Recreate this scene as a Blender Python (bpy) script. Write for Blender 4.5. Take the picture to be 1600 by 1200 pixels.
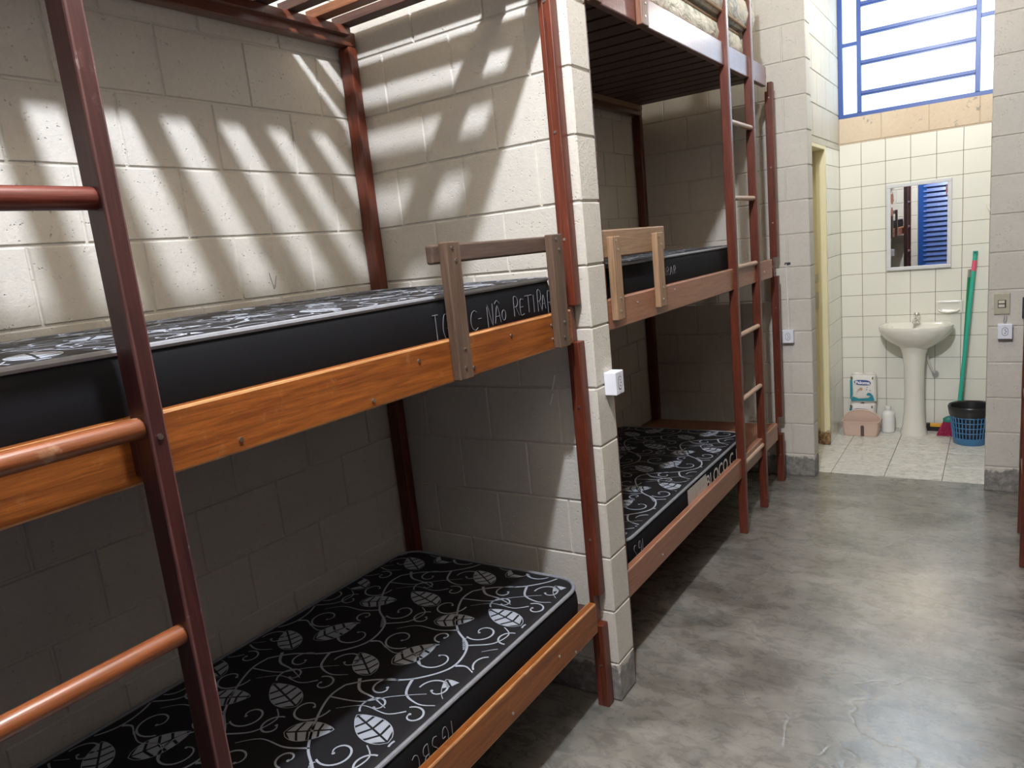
import bpy, bmesh, math, random
from mathutils import Vector, Matrix
random.seed(7)
for o in list(bpy.data.objects): bpy.data.objects.remove(o, do_unlink=True)
S = bpy.context.scene
COL = S.collection
PI = math.pi

# ------------------------------------------------------------------ camera
cd = bpy.data.cameras.new('camera'); cam = bpy.data.objects.new('camera', cd); COL.objects.link(cam)
r_ = Vector((0.8328307, 0.5443597, -0.1003268)); u_ = Vector((-0.0206011, 0.2116072, 0.9771377)); f_ = Vector((-0.5531442, 0.8117234, -0.1874474))
m = Matrix(((r_.x, u_.x, -f_.x, 2.00102), (r_.y, u_.y, -f_.y, -2.08575), (r_.z, u_.z, -f_.z, 1.61186), (0, 0, 0, 1)))
cam.matrix_world = m
cd.sensor_fit = 'HORIZONTAL'; cd.sensor_width = 36; cd.lens = 1134.21 / 1600 * 36
cd.shift_x = -1.86 / 1600; cd.shift_y = 11.81 / 1600
cd.clip_start = 0.02; cd.clip_end = 100
S.camera = cam

# ------------------------------------------------------------------ world and exposure
wd = bpy.data.worlds.new('daylight'); S.world = wd; wd.use_nodes = True
bgn = wd.node_tree.nodes['Background']
bgn.inputs[0].default_value = (0.70, 0.86, 1.0, 1); bgn.inputs[1].default_value = 6.0
S.view_settings.view_transform = 'Standard'; S.view_settings.look = 'None'
S.view_settings.gamma = 1; S.view_settings.use_curve_mapping = False
S.view_settings.exposure = 0.0

LAMPS = [((1.56, -1.39, 3.60), 395, (0.93, 0.985, 1.10), 0.05),
         ((1.56, 1.18, 3.60), 44, (1.0, 0.98, 0.94), 0.05),
         ((1.58, 3.02, 3.02), 23, (1.0, 0.95, 0.84), 0.06)]
def add_point(loc, power, colr, rad):
    ld = bpy.data.lights.new('lamp_light', 'POINT'); ld.energy = power; ld.color = colr; ld.shadow_soft_size = rad
    lo = bpy.data.objects.new('lamp_light', ld); COL.objects.link(lo); lo.location = loc
    return lo
LIGHTS = [add_point(*a) for a in LAMPS]

# ------------------------------------------------------------------ dimensions
W, T, H0, BL = 0.910, 0.130, 0.1474, 0.2986
PLW, PPA, YB = -0.164, 0.1667, 3.975
YS, YS2 = 2.66, 2.785           # front and back of the wall before the bathroom
XL, XRP = 1.045, 1.958          # doorway jambs
XR, YN, ZC = 3.01, -2.62, 3.80  # right wall, near wall, ceiling

# ------------------------------------------------------------------ materials
MATS = {}
def newmat(n):
    mt = bpy.data.materials.new(n); mt.use_nodes = True; nt = mt.node_tree
    b = nt.nodes['Principled BSDF']; return mt, nt, b
def nd(nt, t, **kw):
    n = nt.nodes.new(t)
    for k, v in kw.items(): setattr(n, k, v)
    return n
def plain(n, c, rough=0.5, metal=0.0, spec=0.5, coat=0.0, var=0.0):
    if n in MATS: return MATS[n]
    mt, nt, b = newmat(n)
    b.inputs['Base Color'].default_value = (*c, 1); b.inputs['Roughness'].default_value = rough
    b.inputs['Metallic'].default_value = metal; b.inputs['Specular IOR Level'].default_value = spec
    b.inputs['Coat Weight'].default_value = coat
    tc = nd(nt, 'ShaderNodeTexCoord'); no = nd(nt, 'ShaderNodeTexNoise'); no.inputs['Scale'].default_value = 40
    nt.links.new(tc.outputs['Object'], no.inputs['Vector'])
    mx = nd(nt, 'ShaderNodeMix', data_type='RGBA', blend_type='MULTIPLY')
    mx.inputs[0].default_value = var if var else 0.12
    mx.inputs[6].default_value = (*c, 1); nt.links.new(no.outputs['Fac'], mx.inputs[7])
    mm = nd(nt, 'ShaderNodeMapRange'); mm.inputs[3].default_value = 0.6; mm.inputs[4].default_value = 1.25
    nt.links.new(no.outputs['Fac'], mm.inputs[0]); nt.links.new(mm.outputs[0], mx.inputs[7])
    nt.links.new(mx.outputs[2], b.inputs['Base Color'])
    MATS[n] = mt; return mt
def ramp(nt, src, pts):
    cr = nd(nt, 'ShaderNodeValToRGB'); nt.links.new(src, cr.inputs[0])
    el = cr.color_ramp.elements
    while len(el) < len(pts): el.new(0.5)
    for e, (p, c) in zip(el, pts): e.position = p; e.color = (*c, 1)
    return cr.outputs[0]
def mixc(nt, fac, a, b, mode='MIX'):
    mx = nd(nt, 'ShaderNodeMix', data_type='RGBA', blend_type=mode)
    for i, v in ((0, fac), (6, a), (7, b)):
        if hasattr(v, 'is_linked') or isinstance(v, bpy.types.NodeSocket): nt.links.new(v, mx.inputs[i])
        elif i == 0: mx.inputs[0].default_value = v
        else: mx.inputs[i].default_value = (*v, 1)
    return mx.outputs[2]
def noise(nt, vec, scale, detail=4, rough=0.55, dist=0.0):
    n = nd(nt, 'ShaderNodeTexNoise'); n.inputs['Scale'].default_value = scale; n.inputs['Detail'].default_value = detail
    n.inputs['Roughness'].default_value = rough; n.inputs['Distortion'].default_value = dist
    nt.links.new(vec, n.inputs['Vector']); return n.outputs['Fac']
def mapping(nt, scale=(1, 1, 1), src='Object'):
    tc = nd(nt, 'ShaderNodeTexCoord'); mp = nd(nt, 'ShaderNodeMapping'); mp.inputs['Scale'].default_value = scale
    nt.links.new(tc.outputs[src], mp.inputs['Vector']); return mp.outputs['Vector']
def bump(nt, b, h, strength, dist=0.002, prev=None):
    bn = nd(nt, 'ShaderNodeBump'); bn.inputs['Strength'].default_value = strength; bn.inputs['Distance'].default_value = dist
    nt.links.new(h, bn.inputs['Height'])
    if prev: nt.links.new(prev, bn.inputs['Normal'])
    nt.links.new(bn.outputs[0], b.inputs['Normal']); return bn.outputs[0]

def wood(n, dark, light, rough=0.4, axis='Y', worn=0.0, wornc=(0.5, 0.42, 0.36), coat=0.0, ring=1.0):
    if n in MATS: return MATS[n]
    mt, nt, b = newmat(n)
    sc = {'X': (1.5, 22, 22), 'Y': (22, 1.5, 22), 'Z': (22, 22, 1.5)}[axis]
    v = mapping(nt, sc)
    a = noise(nt, v, 3.0, 6, 0.65, 0.6)
    base = ramp(nt, a, [(0.30, dark), (0.52, tuple((x + y) / 2 for x, y in zip(dark, light))), (0.72, light)])
    v2 = mapping(nt, {'X': (6, 160, 160), 'Y': (160, 6, 160), 'Z': (160, 160, 6)}[axis])
    fine = noise(nt, v2, 2.0, 3, 0.6)
    fr = ramp(nt, fine, [(0.40, (0.72,) * 3), (0.6, (1.1,) * 3)])
    base = mixc(nt, 0.6, base, fr, 'MULTIPLY')
    if worn > 0:
        w1 = noise(nt, mapping(nt, (5, 5, 5)), 3.0, 8, 0.7, 0.3)
        wf = ramp(nt, w1, [(0.60, (0,) * 3), (0.72, (worn,) * 3)])
        base = mixc(nt, wf, base, wornc)
    nt.links.new(base, b.inputs['Base Color'])
    b.inputs['Roughness'].default_value = rough; b.inputs['Coat Weight'].default_value = coat; b.inputs['Coat Roughness'].default_value = 0.25
    bump(nt, b, fine, 0.25, 0.001)
    MATS[n] = mt; return mt

def block_mat(n, c1, c2, dirt=True, patch=False):
    mt, nt, b = newmat(n)
    v = mapping(nt)
    a = noise(nt, v, 2.2, 5, 0.6)
    base = ramp(nt, a, [(0.3, c1), (0.7, c2)])
    f = noise(nt, v, 60, 3, 0.6)
    base = mixc(nt, 0.25, base, ramp(nt, f, [(0.3, (0.8,) * 3), (0.7, (1.05,) * 3)]), 'MULTIPLY')
    if dirt:   # bare grey cement showing at the foot of the wall
        g = nd(nt, 'ShaderNodeNewGeometry'); sx = nd(nt, 'ShaderNodeSeparateXYZ'); nt.links.new(g.outputs['Position'], sx.inputs[0])
        nn = noise(nt, v, 14, 5, 0.7)
        ad = nd(nt, 'ShaderNodeMath', operation='MULTIPLY_ADD'); nt.links.new(nn, ad.inputs[0]); ad.inputs[1].default_value = -0.14
        nt.links.new(sx.outputs['Z'], ad.inputs[2])
        fz = ramp(nt, ad.outputs[0], [(0.050, (1,) * 3), (0.062, (0,) * 3)])
        grey = ramp(nt, noise(nt, v, 30, 6, 0.7), [(0.3, (0.10, 0.095, 0.088)), (0.62, (0.27, 0.26, 0.24)), (0.75, (0.5, 0.48, 0.44))])
        base = mixc(nt, fz, base, grey)
    if patch:  # paint flaked off the beam
        pn = noise(nt, v, 11, 6, 0.75, 0.4)
        pf = ramp(nt, pn, [(0.595, (0,) * 3), (0.63, (1,) * 3)])
        base = mixc(nt, pf, base, (0.34, 0.30, 0.26))
    nt.links.new(base, b.inputs['Base Color'])
    b.inputs['Roughness'].default_value = 0.62; b.inputs['Specular IOR Level'].default_value = 0.3
    vo = nd(nt, 'ShaderNodeTexVoronoi'); vo.inputs['Scale'].default_value = 95; nt.links.new(v, vo.inputs['Vector'])
    pit = ramp(nt, vo.outputs['Distance'], [(0.10, (0,) * 3), (0.26, (1,) * 3)])
    msk = ramp(nt, noise(nt, v, 28, 2, 0.5), [(0.54, (1,) * 3), (0.60, (0,) * 3)])
    pit2 = mixc(nt, 1.0, pit, msk, 'LIGHTEN')
    n1 = bump(nt, b, pit2, 0.85, 0.0028)
    n2 = bump(nt, b, noise(nt, v, 120, 5, 0.65), 0.55, 0.003, n1)
    bump(nt, b, noise(nt, v, 30, 3, 0.5), 0.18, 0.004, n2)
    MATS[n] = mt; return mt

M_BLOCK = block_mat('painted_block', (0.510, 0.482, 0.420), (0.570, 0.542, 0.478))
M_BLOCKB = block_mat('cream_block', (0.53, 0.485, 0.405), (0.57, 0.525, 0.445), dirt=False)
M_BEAM = block_mat('peach_beam', (0.60, 0.47, 0.34), (0.66, 0.555, 0.42), dirt=False, patch=True)

def floor_mat():
    mt, nt, b = newmat('polished_cement'); v = mapping(nt, (1, 1, 1))
    vs = mapping(nt, (1.0, 1.7, 1.0))
    a = noise(nt, vs, 2.3, 9, 0.66, 0.7)
    base = ramp(nt, a, [(0.28, (0.070, 0.064, 0.053)), (0.42, (0.135, 0.128, 0.108)), (0.56, (0.205, 0.198, 0.174)), (0.75, (0.34, 0.33, 0.30))])
    s = noise(nt, vs, 11, 9, 0.75, 0.6)
    base = mixc(nt, 0.6, base, ramp(nt, s, [(0.34, (0.50,) * 3), (0.5, (1.0,) * 3), (0.66, (1.45,) * 3)]), 'MULTIPLY')
    dk = noise(nt, v, 3.4, 9, 0.74, 0.5)
    base = mixc(nt, ramp(nt, dk, [(0.52, (0,) * 3), (0.63, (0.55,) * 3)]), base, (0.06, 0.07, 0.062))
    wh = noise(nt, v, 5.2, 10, 0.78, 0.6)
    base = mixc(nt, ramp(nt, wh, [(0.66, (0,) * 3), (0.72, (0.6,) * 3)]), base, (0.50, 0.49, 0.45))
    nt.links.new(base, b.inputs['Base Color'])
    rr = nd(nt, 'ShaderNodeMapRange'); rr.inputs[3].default_value = 0.16; rr.inputs[4].default_value = 0.40
    nt.links.new(s, rr.inputs[0]); nt.links.new(rr.outputs[0], b.inputs['Roughness'])
    b.inputs['Specular IOR Level'].default_value = 1.0; b.inputs['Coat Weight'].default_value = 1.0; b.inputs['Coat IOR'].default_value = 1.6; b.inputs['Coat Roughness'].default_value = 0.30
    n1 = bump(nt, b, noise(nt, v, 22, 5, 0.6), 0.25, 0.003)
    cr = nd(nt, 'ShaderNodeTexVoronoi', feature='DISTANCE_TO_EDGE'); cr.inputs['Scale'].default_value = 0.9
    dv = nd(nt, 'ShaderNodeVectorMath', operation='MULTIPLY_ADD')
    nn = nd(nt, 'ShaderNodeTexNoise'); nn.inputs['Scale'].default_value = 4; nt.links.new(v, nn.inputs['Vector'])
    nt.links.new(nn.outputs['Color'], dv.inputs[0]); dv.inputs[1].default_value = (0.25,) * 3; nt.links.new(v, dv.inputs[2])
    nt.links.new(dv.outputs[0], cr.inputs['Vector'])
    bump(nt, b, ramp(nt, cr.outputs['Distance'], [(0.0, (0,) * 3), (0.004, (1,) * 3)]), 0.4, 0.002, n1)
    return mt
M_FLOOR = floor_mat()

def tile_mat(n, c, rough=0.18, marble=False):
    mt, nt, b = newmat(n); v = mapping(nt)
    base = ramp(nt, noise(nt, v, 1.5, 2), [(0.3, tuple(x * 0.97 for x in c)), (0.7, c)])
    if marble:
        vm = mapping(nt, (1.0, 1.6, 1.0))
        base = ramp(nt, noise(nt, vm, 17, 9, 0.68, 1.4), [(0.34, (0.40, 0.40, 0.36)), (0.47, (0.62, 0.615, 0.57)), (0.60, c)])
    nt.links.new(base, b.inputs['Base Color']); b.inputs['Roughness'].default_value = rough
    return mt
M_TILE = tile_mat('wall_tile', (0.79, 0.785, 0.70))
M_FTILE = tile_mat('marbled_floor_tile', (0.74, 0.735, 0.68), 0.3, True)
M_GROUT = plain('grout', (0.15, 0.12, 0.095), 0.9)
M_CEIL = plain('ceiling_paint', (0.42, 0.31, 0.19), 0.8)

RED_Z = wood('dark_red_wood_z', (0.060, 0.0125, 0.006), (0.155, 0.032, 0.012), 0.40, 'Z', 0.2, (0.22, 0.10, 0.08), 0.1)
RED_LZ = wood('worn_maroon_wood_z', (0.028, 0.0085, 0.0085), (0.062, 0.016, 0.013), 0.38, 'Z', 0.5, (0.15, 0.085, 0.075), 0.12)
ORN_Y = wood('orange_wood_y', (0.125, 0.030, 0.0045), (0.30, 0.092, 0.014), 0.42, 'Y', 0.35, (0.42, 0.20, 0.075), 0.1)
def streaks(mt):
    nt = mt.node_tree; b = nt.nodes['Principled BSDF']
    prev = b.inputs['Normal'].links[0].from_socket
    n = bump(nt, b, noise(nt, mapping(nt, (1, 190, 3)), 1.0, 3, .6), .55, .0012, prev)
    nt.links.new(n, b.inputs['Coat Normal'])
RED_Y = wood('red_brown_wood_y', (0.085, 0.026, 0.015), (0.16, 0.052, 0.028), 0.30, 'Y', 0.15, (0.2, 0.1, 0.07), 0.3)
PNK_Y = wood('rose_brown_wood_y', (0.23, 0.092, 0.050), (0.34, 0.148, 0.082), 0.40, 'Y', 0.3, (0.38, 0.22, 0.15), 0.1)
GLO_Y = wood('glossy_red_wood_y', (0.11, 0.030, 0.022), (0.18, 0.055, 0.038), 0.30, 'Y', 0.0, coat=0.16)
streaks(GLO_Y)
DULL_Z = wood('dull_brown_wood_z', (0.060, 0.036, 0.023), (0.135, 0.082, 0.053), 0.6, 'Z')
DULL_Y = wood('dull_brown_wood_y', (0.055, 0.034, 0.024), (0.11, 0.070, 0.050), 0.6, 'Y')
TAN_Z = wood('tan_wood_z', (0.22, 0.130, 0.070), (0.35, 0.225, 0.130), 0.5, 'Z')
BRN_Z = wood('brown_wood_z', (0.12, 0.05, 0.028), (0.20, 0.09, 0.05), 0.45, 'Z')
TAN_Y = wood('tan_wood_y', (0.22, 0.130, 0.070), (0.34, 0.215, 0.125), 0.5, 'Y')
SLAT_X = wood('slat_wood_x', (0.040, 0.018, 0.014), (0.095, 0.042, 0.028), 0.5, 'X')
SLAT_O = wood('orange_slat_wood_x', (0.13, 0.045, 0.016), (0.24, 0.09, 0.035), 0.45, 'X')
RUNG_Y = wood('varnished_rung_wood_y', (0.13, 0.036, 0.012), (0.25, 0.080, 0.026), 0.34, 'Y', 0.6, (0.40, 0.25, 0.15), 0.15)
RUNG_R = wood('red_rung_wood_y', (0.080, 0.015, 0.009), (0.14, 0.028, 0.016), 0.3, 'Y', 0.2, (0.22, 0.08, 0.05), 0.25)
RUNG_P = wood('pale_rung_wood_y', (0.38, 0.24, 0.16), (0.56, 0.39, 0.28), 0.4, 'Y')
STEEL = plain('steel', (0.62, 0.60, 0.57), 0.3, 1.0)
CHROME = plain('chrome', (0.8, 0.8, 0.8), 0.12, 1.0)
BLACKF = plain('black_mattress_fabric', (0.0065, 0.0065, 0.0078), 0.8, spec=0.12)
BLACKT = plain('black_quilted_top', (0.010, 0.0095, 0.011), 0.6, spec=0.25)
THREAD = plain('silver_grey_thread', (0.33, 0.36, 0.41), 0.5, var=0.5)
PIPING = plain('grey_piping', (0.20, 0.21, 0.23), 0.6, var=0.6)
CHALK = plain('pen_ink_grey', (0.17, 0.17, 0.185), 0.7)
FOIL = plain('silver_print', (0.62, 0.60, 0.56), 0.35, 0.5, var=0.8)
PRINTW = plain('pale_print', (0.62, 0.60, 0.54), 0.5)
WPLAST = plain('white_plastic', (0.72, 0.74, 0.80), 0.35)
CERAM = plain('white_ceramic', (0.76, 0.75, 0.68), 0.10, coat=0.4, var=0.03)
BLUEP = plain('blue_gloss_paint', (0.008, 0.055, 0.24), 0.3)
BLUEW = plain('blue_window_paint', (0.014, 0.062, 0.29), 0.35)
CREAMP = plain('cream_metal_paint', (0.74, 0.68, 0.46), 0.4)

# ------------------------------------------------------------------ mesh builder
class MB:
    def __init__(s): s.v = []; s.f = []; s.mi = []; s.sm = []
    def add(s, vs, fs, mi=0, smooth=False):
        o = len(s.v); s.v += [tuple(v) for v in vs]
        for f in fs: s.f.append([i + o for i in f]); s.mi.append(mi); s.sm.append(smooth)
        return s
    def box(s, x0, x1, y0, y1, z0, z1, c=0.0, mi=0, emi=None):
        if x0 > x1: x0, x1 = x1, x0
        if y0 > y1: y0, y1 = y1, y0
        if z0 > z1: z0, z1 = z1, z0
        if c <= 0:
            vs = [(x, y, z) for x in (x0, x1) for y in (y0, y1) for z in (z0, z1)]
            return s.add(vs, [(0, 1, 3, 2), (4, 6, 7, 5), (0, 4, 5, 1), (2, 3, 7, 6), (0, 2, 6, 4), (1, 5, 7, 3)], mi)
        bm = bmesh.new(); bmesh.ops.create_cube(bm, size=1)
        for v in bm.verts: v.co = Vector(((x0 + x1) / 2 + v.co.x * (x1 - x0), (y0 + y1) / 2 + v.co.y * (y1 - y0), (z0 + z1) / 2 + v.co.z * (z1 - z0)))
        bmesh.ops.bevel(bm, geom=list(bm.edges), offset=c, segments=2, profile=0.5, affect='EDGES')
        bm.verts.index_update()
        bm.normal_update()
        for f in bm.faces:
            e_ = emi is not None and max(abs(f.normal.x), abs(f.normal.y), abs(f.normal.z)) < .995
            s.f.append([v.index + len(s.v) for v in f.verts]); s.mi.append(emi if e_ else mi); s.sm.append(False)
        s.v += [v.co[:] for v in bm.verts]
        bm.free(); return s
    def tube(s, pts, r, n=10, mi=0, closed=False, rs=None, flat=None):
        pts = [Vector(p) for p in pts]; N = len(pts); rings = []
        prev = None
        for i, p in enumerate(pts):
            if closed: t = pts[(i + 1) % N] - pts[i - 1]
            else: t = pts[min(i + 1, N - 1)] - pts[max(i - 1, 0)]
            if t.length < 1e-9: t = Vector((0, 0, 1))
            t.normalize()
            if prev is None:
                a = Vector((0, 0, 1)) if abs(t.z) < 0.9 else Vector((1, 0, 0))
                prev = t.cross(a).normalized()
            nn = (prev - t * prev.dot(t)).normalized(); prev = nn; bb = t.cross(nn)
            rr = rs[i] if rs else r
            rings.append([p + (nn * math.cos(2 * PI * k / n) + bb * math.sin(2 * PI * k / n)) * rr for k in range(n)])
        vs = [v for rg in rings for v in rg]; fs = []
        for i in range(N if closed else N - 1):
            j = (i + 1) % N
            for k in range(n): fs.append((i * n + k, i * n + (k + 1) % n, j * n + (k + 1) % n, j * n + k))
        if not closed:
            fs.append(tuple(range(n - 1, -1, -1))); fs.append(tuple((N - 1) * n + k for k in range(n)))
        return s.add(vs, fs, mi, True)
    def lathe(s, cx, cy, prof, n=32, mi=0, sx=1.0, sy=1.0, cap=True):
        vs = []; fs = []
        for (r, z) in prof:
            for k in range(n): vs.append((cx + r * sx * math.cos(2 * PI * k / n), cy + r * sy * math.sin(2 * PI * k / n), z))
        for i in range(len(prof) - 1):
            for k in range(n): fs.append((i * n + k, i * n + (k + 1) % n, (i + 1) * n + (k + 1) % n, (i + 1) * n + k))
        if cap: fs.append(tuple(range(n - 1, -1, -1))); fs.append(tuple((len(prof) - 1) * n + k for k in range(n)))
        return s.add(vs, fs, mi, True)
    def loft(s, rings, mi=0, cap=True, smooth=True):
        n = len(rings[0]); vs = [v for r in rings for v in r]; fs = []
        for i in range(len(rings) - 1):
            for k in range(n): fs.append((i * n + k, i * n + (k + 1) % n, (i + 1) * n + (k + 1) % n, (i + 1) * n + k))
        if cap: fs.append(tuple(range(n - 1, -1, -1))); fs.append(tuple((len(rings) - 1) * n + k for k in range(n)))
        return s.add(vs, fs, mi, smooth)
    def merge(s, o, mi=None):
        off = len(s.v); s.v += o.v
        for f, a, b in zip(o.f, o.mi, o.sm): s.f.append([i + off for i in f]); s.mi.append(a if mi is None else mi); s.sm.append(b)
        return s
    def mirror(s, cx):
        s.v = [(2 * cx - x, y, z) for x, y, z in s.v]; s.f = [f[::-1] for f in s.f]; return s

WL = {}
MIR = [None]
def part(name, mb, mats, parent=None, label=None, kind=None, shade=None):
    off = Vector(WL[parent.name]) if parent is not None else Vector((0, 0, 0))
    if MIR[0] is not None: mb.mirror(MIR[0])
    if parent is None and kind != 'structure' and mb.v:
        xs = [v[0] for v in mb.v]; ys = [v[1] for v in mb.v]; zs = [v[2] for v in mb.v]
        off = Vector(((min(xs) + max(xs)) / 2, (min(ys) + max(ys)) / 2, min(zs)))
    me = bpy.data.meshes.new(name)
    me.from_pydata([(x - off.x, y - off.y, z - off.z) for x, y, z in mb.v], [], mb.f)
    for mt in (mats if isinstance(mats, (list, tuple)) else [mats]): me.materials.append(mt)
    for pl, a, b in zip(me.polygons, mb.mi, mb.sm): pl.material_index = a; pl.use_smooth = b
    bm = bmesh.new(); bm.from_mesh(me); bmesh.ops.recalc_face_normals(bm, faces=bm.faces); bm.to_mesh(me); bm.free()
    if any(mb.sm): me.set_sharp_from_angle(angle=math.radians(42))
    o = bpy.data.objects.new(name, me); COL.objects.link(o)
    if parent is not None: o.parent = parent; WL[o.name] = tuple(off)
    else: o.location = off; WL[o.name] = tuple(off)
    if label: o['label'] = label
    if kind: o['kind'] = kind
    return o
def structure(name, mb, mats): return part(name, mb, mats, None, None, 'structure')
def thing(name, label, cat, loc, group=None):
    if MIR[0] is not None: loc = (2 * MIR[0] - loc[0], loc[1], loc[2])
    o = bpy.data.objects.new(name, None); COL.objects.link(o); o.location = loc; o.empty_display_size = 0.05
    o['label'] = label; o['category'] = cat
    if group: o['group'] = group
    WL[o.name] = tuple(loc); return o
def tag(o, label, cat, group=None):
    o['label'] = label; o['category'] = cat
    if group: o['group'] = group
    return o

# ------------------------------------------------------------------ block walls
def block_face(mb, O, U, V, N, u0, u1, v0, v1, ph, c0='n', c1='n', odd=None, d=0.005, gap=0.0046, holes=()):
    """rows of painted blocks standing d proud of the joints; c0/c1: 'n' plain end, 'c' chamfered corner, 'o' open corner"""
    O, U, V, N = map(Vector, (O, U, V, N)); odd = BL / 2 if odd is None else odd
    k0 = math.floor((v0 - H0) / 0.2) - 1; k1 = math.ceil((v1 - H0) / 0.2) + 1
    def quad(ua, ub, va, vb, ea, eb):
        ja, jb = random.uniform(-.0012, .0012), random.uniform(-.0012, .0012)
        ga = gap + random.uniform(0, .0015); gb = gap + random.uniform(0, .0015)
        b = [(ua + (0 if ea else ga * .5), va + ga * .5), (ub - (0 if eb else gb * .5), va + ga * .5), (ub - (0 if eb else gb * .5), vb - gb * .5), (ua + (0 if ea else ga * .5), vb - gb * .5)]
        i = 0.0035
        t = [(b[0][0] + (i if ea != 'o' else 0), b[0][1] + i), (b[1][0] - (i if eb != 'o' else 0), b[1][1] + i + ja * .5), (b[2][0] - (i if eb != 'o' else 0), b[2][1] - i + jb), (b[3][0] + (i if ea != 'o' else 0), b[3][1] - i + ja)]
        if ea == 'o': t[0] = (b[0][0] + d, t[0][1]); t[3] = (b[3][0] + d, t[3][1])
        if eb == 'o': t[1] = (b[1][0] - d, t[1][1]); t[2] = (b[2][0] - d, t[2][1])
        P = [O + U * a + V * c - N * (d + .0004) for a, c in b] + [O + U * a + V * c for a, c in t]
        mb.add(P, [(4, 5, 6, 7), (0, 1, 5, 4), (1, 2, 6, 5), (2, 3, 7, 6), (3, 0, 4, 7)])
    for k in range(k0, k1):
        va, vb = max(v0, H0 + .2 * k), min(v1, H0 + .2 * (k + 1))
        if vb - va < .012: continue
        p = ph + (odd if k % 2 else 0)
        cuts = []
        j0 = math.floor((u0 - p) / BL) - 1
        for j in range(j0, j0 + int((u1 - u0) / BL) + 5):
            x = p + BL * j
            if u0 + .02 < x < u1 - .02: cuts.append(x)
        us = [u0] + cuts + [u1]
        for a, b in zip(us[:-1], us[1:]):
            ea = c0 if a == u0 and c0 != 'n' else None; eb = c1 if b == u1 and c1 != 'n' else None
            segs = [(a, b, va, vb)]
            for (hu0, hu1, hv0, hv1) in holes:
                ns = []
                for (sa, sb, sc, sd) in segs:
                    if sb <= hu0 or sa >= hu1 or sd <= hv0 or sc >= hv1: ns.append((sa, sb, sc, sd)); continue
                    if sa < hu0: ns.append((sa, hu0, sc, sd))
                    if sb > hu1: ns.append((hu1, sb, sc, sd))
                    if sc < hv0: ns.append((max(sa, hu0), min(sb, hu1), sc, hv0))
                    if sd > hv1: ns.append((max(sa, hu0), min(sb, hu1), hv1, sd))
                segs = ns
            for (sa, sb, sc, sd) in segs:
                if sb - sa > .012 and sd - sc > .012: quad(sa, sb, sc, sd, ea if sa == a else None, eb if sb == b else None)
D = 0.005
# left wall
w = MB(); w.box(-.15, -D, YN, YS2, 0, ZC)
block_face(w, (0, 0, 0), (0, 1, 0), (0, 0, 1), (1, 0, 0), YN, YS, 0, ZC, PLW)
structure('wall_left', w, M_BLOCK)
# partition between the two bunks
def pier(name, x0, x1, y0, y1, front_ph, end='max', back_ph=.1, endx=None, z1=ZC):
    w = MB(); w.box(x0 + (D if end == 'min' else 0), x1 - (D if end == 'max' else 0), y0 + D, y1 - D, 0, z1)
    c = ('n', 'c') if end == 'max' else ('c', 'n')
    block_face(w, (0, y0, 0), (1, 0, 0), (0, 0, 1), (0, -1, 0), x0, x1, 0, z1, front_ph, *c)
    block_face(w, (0, y1, 0), (1, 0, 0), (0, 0, 1), (0, 1, 0), x0, x1, 0, z1, back_ph, *c)
    if end == 'max': block_face(w, (x1, 0, 0), (0, 1, 0), (0, 0, 1), (1, 0, 0), y0, y1, 0, z1, -50.0, 'o', 'o', odd=0)
    else: block_face(w, (x0, 0, 0), (0, 1, 0), (0, 0, 1), (-1, 0, 0), y0, y1, 0, z1, -50.0, 'o', 'o', odd=0)
    return structure(name, w, M_BLOCK)
pier('wall_partition', 0, W, 0, T, PPA)
pier('wall_partition_right', 2.10, XR, 0, T, PPA, 'min')
pier('wall_doorway_left', 0, XL, YS, YS2, 0.016)
pier('wall_doorway_right', XRP, XR, YS, YS2, 2.125, 'min')
w = MB(); w.box(XR + D, XR + .15, YN, YS2, 0, ZC)
block_face(w, (XR, 0, 0), (0, 1, 0), (0, 0, 1), (-1, 0, 0), YN, YS, 0, ZC, PLW)
structure('wall_right', w, M_BLOCK)
w = MB(); w.box(-.15, XR + .15, YN - .14, YN - D, 0, ZC)
block_face(w, (0, YN, 0), (1, 0, 0), (0, 0, 1), (0, 1, 0), 0, XR, 0, ZC, 0.1, holes=[(.99, 1.86, 0, 2.15)])
structure('wall_near', w, M_BLOCK)
# floor and ceiling
w = MB(); w.box(-.15, XR + .15, YN - .14, YS2 - .01, -.1, 0); structure('floor', w, M_FLOOR)
w = MB(); w.box(-.15, XR + .15, YN - .14, YB + .2, ZC, ZC + .1); structure('ceiling', w, M_CEIL)

# ------------------------------------------------------------------ bathroom shell
TS = 0.1597
def tiles(mb, O, U, V, N, us, vs, gap=.0026, d=.0015, mi=0):
    O, U, V, N = map(Vector, (O, U, V, N))
    for a, b in zip(us[:-1], us[1:]):
        for c, e in zip(vs[:-1], vs[1:]):
            g = gap / 2; i = .001
            base = [(a + g, c + g), (b - g, c + g), (b - g, e - g), (a + g, e - g)]; top = [(a + g + i, c + g + i), (b - g - i, c + g + i), (b - g - i, e - g - i), (a + g + i, e - g - i)]
            P = [O + U * x + V * y - N * d for x, y in base] + [O + U * x + V * y for x, y in top]
            mb.add(P, [(4, 5, 6, 7), (0, 1, 5, 4), (1, 2, 6, 5), (2, 3, 7, 6), (3, 0, 4, 7)], mi)
vz = [0] + [1.9862 - TS * k for k in range(11, -1, -1)] + [2.14]
vz = [v for v in vz if v >= 0]; vz = [vz[0]] + [v for v in vz[1:] if v > .03]
ux = [1.0] + [1.1476 + TS * k for k in range(0, 7)] + [2.2]
w = MB(); w.box(.86, 2.32, YB + .0015, YB + .14, 0, 2.14, mi=1)
tiles(w, (0, YB, 0), (1, 0, 0), (0, 0, 1), (0, -1, 0), ux, vz)
structure('wall_bathroom_back', w, [M_TILE, M_GROUT])
w = MB(); w.box(.86, 2.32, YB + .004, YB + .14, 2.14, 2.325)
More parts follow.
